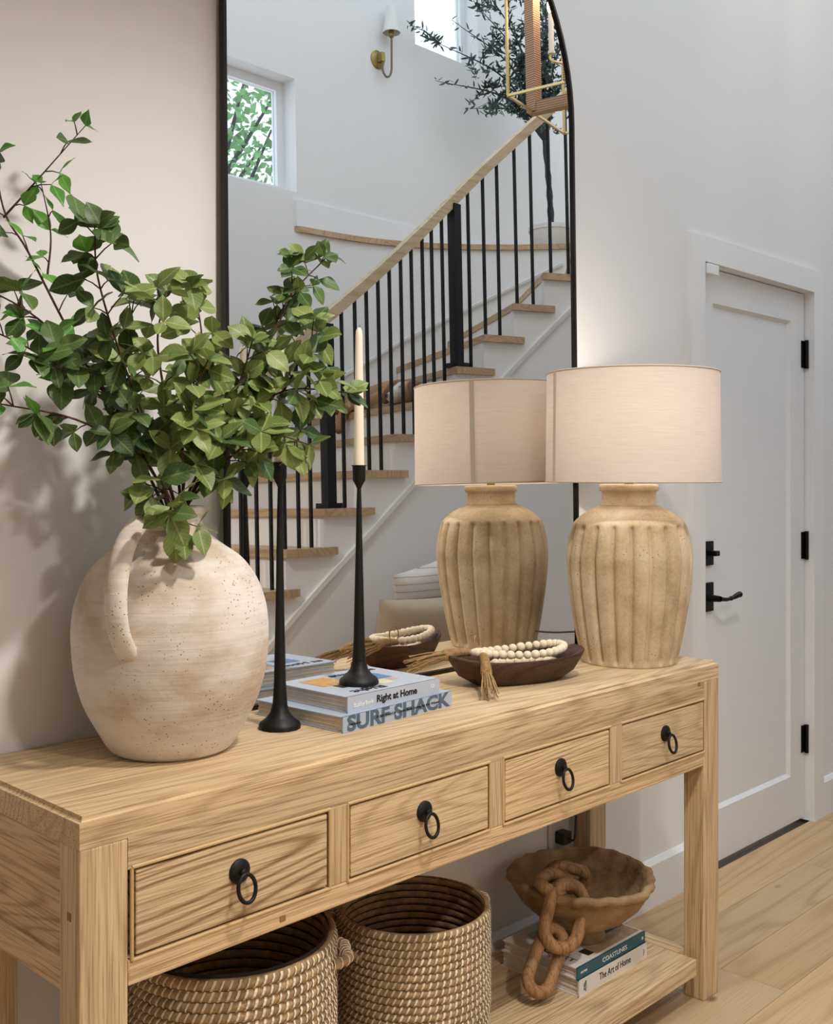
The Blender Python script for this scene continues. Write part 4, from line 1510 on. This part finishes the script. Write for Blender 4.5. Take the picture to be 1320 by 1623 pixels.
def link(c, long, nrm, L, Wd, r):
    long, nrm = Vector(long).normalized(), Vector(nrm)
    nrm = (nrm - long * nrm.dot(long)).normalized()
    sd_ = nrm.cross(long)
    pts = []
    hl, hw = L / 2 - r, Wd / 2 - r
    st_ = hl - hw
    for k in range(12):
        a = -PI / 2 + PI * k / 11
        pts.append((st_ + hw * math.cos(a), hw * math.sin(a)))
    for k in range(12):
        a = PI / 2 + PI * k / 11
        pts.append((-st_ + hw * math.cos(a), hw * math.sin(a)))
    wp = [Vector(c) + long * x + sd_ * y for x, y in pts]
    obj('chain_link', MB().tube(wp, r, 12, closed=True), M['chain_wood'], ch, smooth=True)


link((1.268, -0.275, 0.205), (0.70, 0.10, 0.68), (-0.30, -0.85, 0.45), 0.180, 0.088, 0.0150)
link((1.320, -0.290, 0.297), (0.42, 0.02, 0.90), (-0.45, -0.85, 0.30), 0.175, 0.118, 0.0155)
link((1.355, -0.235, 0.352), (0.95, 0.30, -0.10), (0.1, -0.3, 0.95), 0.150, 0.085, 0.0150)
link((1.452, -0.200, 0.330), (0.85, -0.35, -0.35), (0.2, 0.85, 0.4), 0.140, 0.085, 0.0150)

# ------------------------------------------------------------------ wall outlet under the table
ot = thing('wall_outlet', 'white wall outlet with plugged adapters beside the rear table leg', 'outlet', (1.70, 0, 0.31))
obj('outlet_plate', MB().box(1.635, 1.72, -0.007, 0.0, 0.245, 0.375, bev=0.002), M['outlet'], ot)
obj('outlet_adapter', MB().box(1.655, 1.70, -0.045, -0.007, 0.27, 0.305, bev=0.004), M['outlet'], ot)
pgp = obj('outlet_plug', MB().box(1.66, 1.695, -0.04, -0.007, 0.318, 0.352, bev=0.004), M['plug'], ot)
obj('plug_cord', MB().tube(spline([(1.677, -0.04, 0.335), (1.68, -0.06, 0.34), (1.70, -0.05, 0.42), (1.71, -0.045, 0.58)], 6), 0.003, 8), M['plug'], pgp, smooth=True)

# ------------------------------------------------------------------ chandelier
ADIR = Vector((0.214, 0.977, 0)).normalized()
BDIR = Vector((0.977, -0.214, 0)).normalized()
CP = Vector((2.904, -1.196, 3.040))
SA = SB = 0.60
CH = 0.86
cc = CP + ADIR * SA / 2 + BDIR * SB / 2
chn = thing('lantern_chandelier', 'gold caged lantern chandelier with rope wrapped frames, seen in the mirror', 'chandelier', tuple(cc + Vector((0, 0, CH))))
cor = [CP, CP + ADIR * SA, CP + ADIR * SA + BDIR * SB, CP + BDIR * SB]
U = Vector((0, 0, 1))
for k in range(4):
    a, b_ = cor[k], cor[(k + 1) % 4]
    obj('cage_bar', MB().tube([a, b_], 0.0075, 4), M['gold'], chn)
    obj('cage_bar', MB().tube([a + U * CH, b_ + U * CH], 0.0075, 4), M['gold'], chn)
    obj('cage_bar', MB().tube([a, a + U * CH], 0.0075, 4), M['gold'], chn)


def rope_frame(a, b_):
    h0, h1 = 0.0, CH
    for p0, p1 in ((a, a + U * h1), (b_, b_ + U * h1)):
        obj('rope_bar', MB().tube([p0, p1], 0.036, 4), M['rope'], chn)
    d = (b_ - a).normalized()
    for zz in (0.02, CH - 0.02):
        obj('rope_bar', MB().tube([a + U * zz - d * 0.02, b_ + U * zz + d * 0.02], 0.036, 4), M['rope'], chn)


rope_frame(CP + BDIR * SB * 0.44, CP + BDIR * SB * 0.44 + ADIR * SA)
rope_frame(CP + ADIR * SA / 2, CP + ADIR * SA / 2 + BDIR * SB)
obj('hanging_rod', MB().tube([cc + U * 0.2, cc + U * 2.3], 0.008, 8), M['gold'], chn)
for sx, sy in ((-1, 0), (1, 0), (0, 1), (0, -1)):
    p = cc + ADIR * 0.205 * sx + BDIR * (0.205 * sy - 0.04) + U * 0.05
    obj('candle_arm', MB().tube(spline([cc + U * 0.26, (cc + p) / 2 + U * 0.17, p + U * 0.17, p + U * 0.215], 6), 0.006, 8), M['gold'], chn, smooth=True)
    sl_ = obj('candle_sleeve', MB().lathe([(0.017, 0.20), (0.017, 0.212), (0.0125, 0.214), (0.0125, 0.385)], p, 16), M['pot'], chn, smooth=True, auto=40)
    obj('flame_bulb', MB().lathe([(0.006, 0.385), (0.014, 0.40), (0.017, 0.42), (0.011, 0.45), (0.002, 0.475)], p, 14), M['bulb'], sl_, smooth=True)
    l_ = bpy.data.lights.new('chandelier_light', 'POINT')
    l_.energy = BULB_W
    l_.color = WARM
    l_.shadow_soft_size = 0.03
    lo2 = bpy.data.objects.new('chandelier_light', l_)
    COL.objects.link(lo2)
    lo2.location = p + U * 0.505

# ------------------------------------------------------------------ wall sconce
sc0 = thing('wall_sconce', 'brass wall sconce with white cone shade, seen in the mirror', 'sconce', (4.212, YB, 4.215))
pl_ = MB().lathe([(0.062, 0), (0.062, 0.006), (0.052, 0.014), (0.02, 0.018)], (0, 0, 0), 32)
pl_.xf(Matrix.Translation((4.212, YB, 4.215)) @ Matrix.Rotation(-PI / 2, 4, 'X'))
obj('sconce_plate', pl_, M['brass'], sc0, smooth=True, auto=40)
obj('sconce_block', MB().box(4.197, 4.227, YB + 0.014, YB + 0.06, 4.19, 4.25), M['brass'], sc0)
yx = YB + 0.045
obj('sconce_arm', MB().tube(spline([(4.215, yx, 4.20), (4.218, yx, 4.13), (4.245, yx + 0.01, 4.093), (4.275, yx + 0.02, 4.13), (4.280, yx + 0.022, 4.24), (4.281, yx + 0.024, 4.40)], 7), 0.0075, 8), M['brown_metal'], sc0, smooth=True)
obj('sconce_socket', MB().lathe([(0.014, -0.02), (0.018, 0.0), (0.014, 0.05)], (4.281, yx + 0.024, 4.385), 16), M['brass'], sc0, smooth=True)
obj('sconce_shade', MB().lathe([(0.060, 0.0), (0.030, 0.180), (0.028, 0.180), (0.058, 0.0), (0.060, 0.0)], (4.281, yx + 0.024, 4.395), 40, cap=False), M['pot'], sc0, smooth=True, auto=40)

# ------------------------------------------------------------------ olive tree on the ledge
OX, OY, OZ = 5.34, -2.80, LZ
ol = thing('olive_tree', 'tall slender olive tree on the oak ledge, seen in the mirror', 'tree', (OX, OY, OZ + 0.17))
pt = MB().lathe([(0.11, 0.0), (0.125, 0.01), (0.150, 0.15), (0.150, 0.165), (0.157, 0.165), (0.157, 0.195), (0.142, 0.195), (0.136, 0.16)], (OX, OY, OZ), 160,
                fn=lambda a, r, z: r - (0.004 * (0.5 + 0.5 * math.cos(a * 40)) if 0.005 < z < 0.155 else 0), cap=True)
tag(obj('planter_pot', pt, M['pot'], smooth=True, auto=50, origin=(OX, OY, OZ)), 'white ribbed planter pot on the curved oak ledge', 'pot')
ro_ = random.Random(21)
trunk = spline([(OX + 0.01, OY, OZ + 0.15), (OX, OY, OZ + 0.35), (OX - 0.03, OY + 0.01, OZ + 0.55), (OX - 0.05, OY, OZ + 0.80)], 6)
tm = MB().tube(trunk, [0.024 - 0.006 * i / (len(trunk) - 1) + 0.003 * math.sin(i * 1.7) for i in range(len(trunk))], 10)
tipb = Vector(trunk[-1])
tips = [(-0.68, -0.40, 0.36), (-0.75, -0.38, 0.62), (-0.45, -0.30, 0.20), (-0.40, -0.28, 0.95), (-0.15, -0.10, 1.25), (0.05, 0.05, 1.35), (-0.30, 0.10, 1.15), (0.22, -0.15, 1.2),
        (0.35, 0.0, 0.9), (-0.25, -0.3, 0.75), (-0.55, -0.35, 0.80), (0.30, 0.2, 0.6), (-0.10, 0.15, 0.9), (0.40, -0.2, 0.45), (-0.5, -0.2, 1.1)]
lf = MB()
for tx, ty, tz_ in tips:
    e = tipb + Vector((tx, ty, tz_))
    e.y = max(e.y, YB + 0.10)
    mid = tipb.lerp(e, 0.5) + Vector((-tx * 0.15, -ty * 0.15, 0.10))
    path = spline([tipb, mid, e], 8)
    tm.tube(path, [0.012 * (1 - 0.85 * i / (len(path) - 1)) for i in range(len(path))], 6)
    shoots = [(path, 0.25)]
    for q in range(6):
        i0 = ro_.randint(4, len(path) - 2)
        b0_ = path[i0]
        d = Vector((ro_.uniform(-1, 0.6), ro_.uniform(-0.5, 0.6), ro_.uniform(-0.5, 0.8))).normalized() * ro_.uniform(0.14, 0.26)
        e2 = b0_ + d
        e2.y = max(e2.y, YB + 0.08)
        sp_ = spline([b0_, b0_.lerp(e2, 0.5) + Vector((0, 0, 0.02)), e2], 5)
        tm.tube(sp_, [0.004 * (1 - 0.7 * i / (len(sp_) - 1)) for i in range(len(sp_))], 5)
        shoots.append((sp_, 0.1))
    for sp_, st0 in shoots:
        mm = len(sp_)
        for i in range(int(mm * st0), mm):
            for q in range(3):
                P0 = sp_[i] + Vector((ro_.uniform(-.01, .01), ro_.uniform(-.01, .01), ro_.uniform(-.01, .01)))
                d = Vector((ro_.uniform(-1, 1), ro_.uniform(-1, 1), ro_.uniform(-0.6, 1))).normalized()
                L = ro_.uniform(0.04, 0.07)
                s_ = d.cross(Vector((ro_.uniform(-1, 1), ro_.uniform(-1, 1), ro_.uniform(-1, 1)))).normalized() * L * 0.13
                nn = d.cross(s_).normalized() * 0.004
                vs = [P0, P0 + d * L * 0.35 + s_ + nn, P0 + d * L * 0.35 - s_ + nn, P0 + d * L * 0.75 + s_ * 0.7, P0 + d * L * 0.75 - s_ * 0.7, P0 + d * L]
                if min(v_.y for v_ in vs) < YB + 0.02:
                    continue
                lf.add(vs, [(0, 1, 2), (1, 3, 4, 2), (3, 5, 4)])
obj('trunk', tm, M['bark'], ol, smooth=True)
obj('foliage', lf, M['olive_leaf'], ol, kind='stuff')
obj('soil', MB().lathe([(0.134, 0.150), (0.134, 0.158)], (OX, OY, OZ), 32), M['soil'], ol)

# ------------------------------------------------------------------ garden outside the low window
gt = thing('garden_tree', 'sunlit green garden foliage outside the low stair window', 'tree', (4.3, -5.3, 0))
gl_ = MB()
rg_ = random.Random(9)
for k in range(7000):
    c = Vector((rg_.uniform(3.1, 5.4), rg_.uniform(-6.2, -4.6), rg_.uniform(2.9, 5.9)))
    d = Vector((rg_.uniform(-1, 1), rg_.uniform(-1, 1), rg_.uniform(-1, 0.4))).normalized()
    L = rg_.uniform(0.045, 0.10)
    s_ = d.cross(Vector((rg_.uniform(-1, 1), rg_.uniform(-1, 1), rg_.uniform(-1, 1)))).normalized() * L * 0.3
    gl_.add([c, c + d * L * 0.4 + s_, c + d * L * 0.4 - s_, c + d * L], [(0, 1, 3, 2)])
obj('foliage', gl_, M['garden_leaf'], gt, kind='stuff')
gtk = MB()
gtk.tube([(4.3, -5.4, 0), (4.25, -5.4, 1.5), (4.4, -5.4, 3.0), (4.2, -5.4, 5.2)], [0.09, 0.08, 0.06, 0.02], 8)
for k in range(12):
    z = rg_.uniform(2.2, 4.4)
    gtk.tube([(4.3, -5.4, z), (4.3 + rg_.uniform(-.9, .9), -5.4 + rg_.uniform(-.4, .5), z + rg_.uniform(.4, 1.2))], [0.03, 0.008], 6)
obj('trunk', gtk, M['bark'], gt, smooth=True)

# ------------------------------------------------------------------ bench with cushions below the stairs
bn = thing('hall_bench', 'low wooden bench against the stair side carrying two cushions', 'bench', (3.0, -1.78, 0))
obj('seat', MB().box(2.35, 3.65, -1.965, -1.56, 0.41, 0.45, bev=0.004), M['bench_wood'], bn)
for x_ in (2.38, 3.58):
    for y_ in (-1.95, -1.62):
        obj('leg', MB().box(x_, x_ + 0.045, y_, y_ + 0.045, 0.0, 0.41), M['bench_wood'], bn)


def cushion(name, c, w_, h_, th, tilt, yaw, mat, label, roll=0.0):
    b = bmesh.new()
    bmesh.ops.create_grid(b, x_segments=20, y_segments=20, size=1.0)
    g = MB()
    vs = [v.co.copy() for v in b.verts]
    b.verts.index_update()
    fs0 = [tuple(v.index for v in f.verts) for f in b.faces]
    b.free()
    out = []
    for sgn in (1, -1):
        o = []
        for v in vs:
            x, y = v.x, v.y
            pin = 1 - 0.10 * (1 - abs(x) ** 1.5) * abs(y) ** 4 - 0.0
            pin2 = 1 - 0.10 * (1 - abs(y) ** 1.5) * abs(x) ** 4
            th_ = th * ((1 - x ** 4) * (1 - y ** 4)) ** 0.45
            o.append(Vector((x * w_ / 2 * pin2, sgn * th_ / 2, y * h_ / 2 * pin)))
        out.append(o)
    g.add(out[0], fs0)
    g.add(out[1], [tuple(reversed(f)) for f in fs0])
    m4 = Matrix.Translation(c) @ Matrix.Rotation(yaw, 4, 'Z') @ Matrix.Rotation(tilt, 4, 'X') @ Matrix.Rotation(roll, 4, 'Y')
    return tag(obj(name, g.xf(m4), mat, smooth=True), label, 'cushion', 'cushions on the hall bench')


cushion('cushion', (3.09, -1.86, 0.775), 0.58, 0.46, 0.13, R(-14), R(0), M['stripe'], 'striped pale linen cushion standing behind the beige one', roll=R(-13))
cushion('cushion', (2.90, -1.72, 0.655), 0.76, 0.36, 0.15, R(-16), R(2), M['cloth_beige'], 'long beige lumbar cushion on the bench in front', roll=R(2))

# ------------------------------------------------------------------ dog asleep on a stair tread
tn = 6
z6 = tz(tn)
dd = ndir(tn)
o6 = S(tn - 1.35)
ee = Vector((math.cos(R(15)), math.sin(R(15))))


def DP(t, e, z):
    q = o6 + dd * t + ee * e
    return Vector((q.x, q.y, z6 + z))


TAN, WHT, DRK, BRN = lin('a9825c'), lin('e2dcd4'), lin('231b17'), lin('7d5a3d')
prims = [   # chains of balls (t along the tread, e into the step, z up), radii, coat colour
    ([(0.52, 0.13, 0.080), (0.66, 0.14, 0.085), (0.82, 0.14, 0.080), (0.96, 0.14, 0.076)], [0.078, 0.085, 0.078, 0.074], TAN),
    ([(0.50, 0.12, 0.085), (0.42, 0.11, 0.080)], [0.075, 0.070], BRN),
    ([(0.40, 0.09, 0.070), (0.31, 0.08, 0.066)], [0.068, 0.064], TAN),
    ([(0.33, 0.045, 0.088), (0.325, 0.010, 0.066)], [0.040, 0.036], WHT),
    ([(0.36, 0.03, 0.045), (0.33, -0.012, 0.045), (0.325, -0.030, 0.040)], [0.040, 0.034, 0.028], WHT),
    ([(0.325, -0.056, 0.046)], [0.015], DRK),
    ([(0.345, 0.003, 0.100)], [0.009], DRK),
    ([(0.30, 0.012, 0.092)], [0.009], DRK),
    ([(0.41, 0.055, 0.115), (0.45, 0.025, 0.075), (0.47, 0.015, 0.035)], [0.026, 0.032, 0.024], BRN),
    ([(0.26, 0.070, 0.105), (0.20, 0.050, 0.075), (0.175, 0.040, 0.035)], [0.026, 0.034, 0.026], BRN),
    ([(0.56, 0.07, 0.06), (0.70, 0.03, 0.045), (0.83, 0.01, 0.040), (0.895, -0.012, 0.02), (0.905, -0.035, -0.045), (0.91, -0.042, -0.085)], [0.048, 0.036, 0.032, 0.034, 0.028, 0.030], TAN),
    ([(0.91, -0.048, -0.102)], [0.024], BRN),
    ([(0.53, 0.08, 0.04), (0.66, 0.05, 0.03), (0.78, 0.035, 0.026)], [0.042, 0.028, 0.025], WHT),
    ([(0.97, 0.10, 0.075), (1.06, 0.06, 0.065), (1.15, 0.05, 0.045)], [0.072, 0.055, 0.036], TAN),
    ([(1.15, 0.05, 0.045), (1.24, 0.04, 0.028), (1.31, 0.035, 0.025)], [0.032, 0.024, 0.026], WHT),
    ([(1.00, 0.17, 0.06), (1.12, 0.16, 0.045), (1.24, 0.10, 0.03), (1.34, 0.05, 0.025)], [0.03, 0.022, 0.018, 0.012], BRN),
]
db_ = MB()
cents = []
for chain, rr, colr in prims:
    P3 = [DP(*c) for c in chain]
    if len(P3) == 1:
        db_.ball(P3[0], rr[0], 2)
        cents.append((P3[0], rr[0], colr))
        continue
    for i in range(len(P3) - 1):
        steps = 7
        for k in range(steps + 1):
            f = k / steps
            c = P3[i].lerp(P3[i + 1], f)
            r_ = rr[i] * (1 - f) + rr[i + 1] * f
            db_.ball(c, r_, 2)
            cents.append((c, r_, colr))
dme = mesh('dog', db_, M['fur'], Vector((0, 0, 0)))
tmp = bpy.data.objects.new('dog_tmp', dme)
COL.objects.link(tmp)
md = tmp.modifiers.new('r', 'REMESH')
md.mode = 'VOXEL'
md.voxel_size = 0.0085
sm_ = tmp.modifiers.new('s', 'SMOOTH')
sm_.iterations = 4
sm_.factor = 0.6
dg = bpy.context.evaluated_depsgraph_get()
dm2 = bpy.data.meshes.new_from_object(tmp.evaluated_get(dg))
bpy.data.objects.remove(tmp)
og = DP(0.6, 0.1, 0)
for v in dm2.vertices:
    # keep the sleeping body on the step, the paw may hang over its edge
    q = v.co.copy()
    e_ = (Vector((q.x, q.y)) - o6).dot(ee)
    if e_ > -0.004 and q.z < z6 + 0.0005:
        v.co.z = z6 + 0.0005
ca = dm2.color_attributes.new('fur', 'FLOAT_COLOR', 'POINT')
for i, v in enumerate(dm2.vertices):
    ws, acc_ = 0.0, Vector((0, 0, 0))
    for c, r_, colr in cents:
        dsq = max(1e-5, (v.co - c).length - r_ * 0.9)
        wgt = 1.0 / (dsq ** 3 + 1e-8)
        ws += wgt
        acc_ += Vector(colr[:3]) * wgt
    acc_ /= ws
    ca.data[i].color = (*acc_, 1)
for v in dm2.vertices:
    v.co -= og
dm2.materials.clear()
dm2.materials.append(M['fur'])
dm2.polygons.foreach_set('use_smooth', [True] * len(dm2.polygons))
dog = bpy.data.objects.new('dog', dm2)
dog.location = og
COL.objects.link(dog)
tag(dog, 'tan and white dog asleep on a stair tread, one paw hanging down', 'dog')
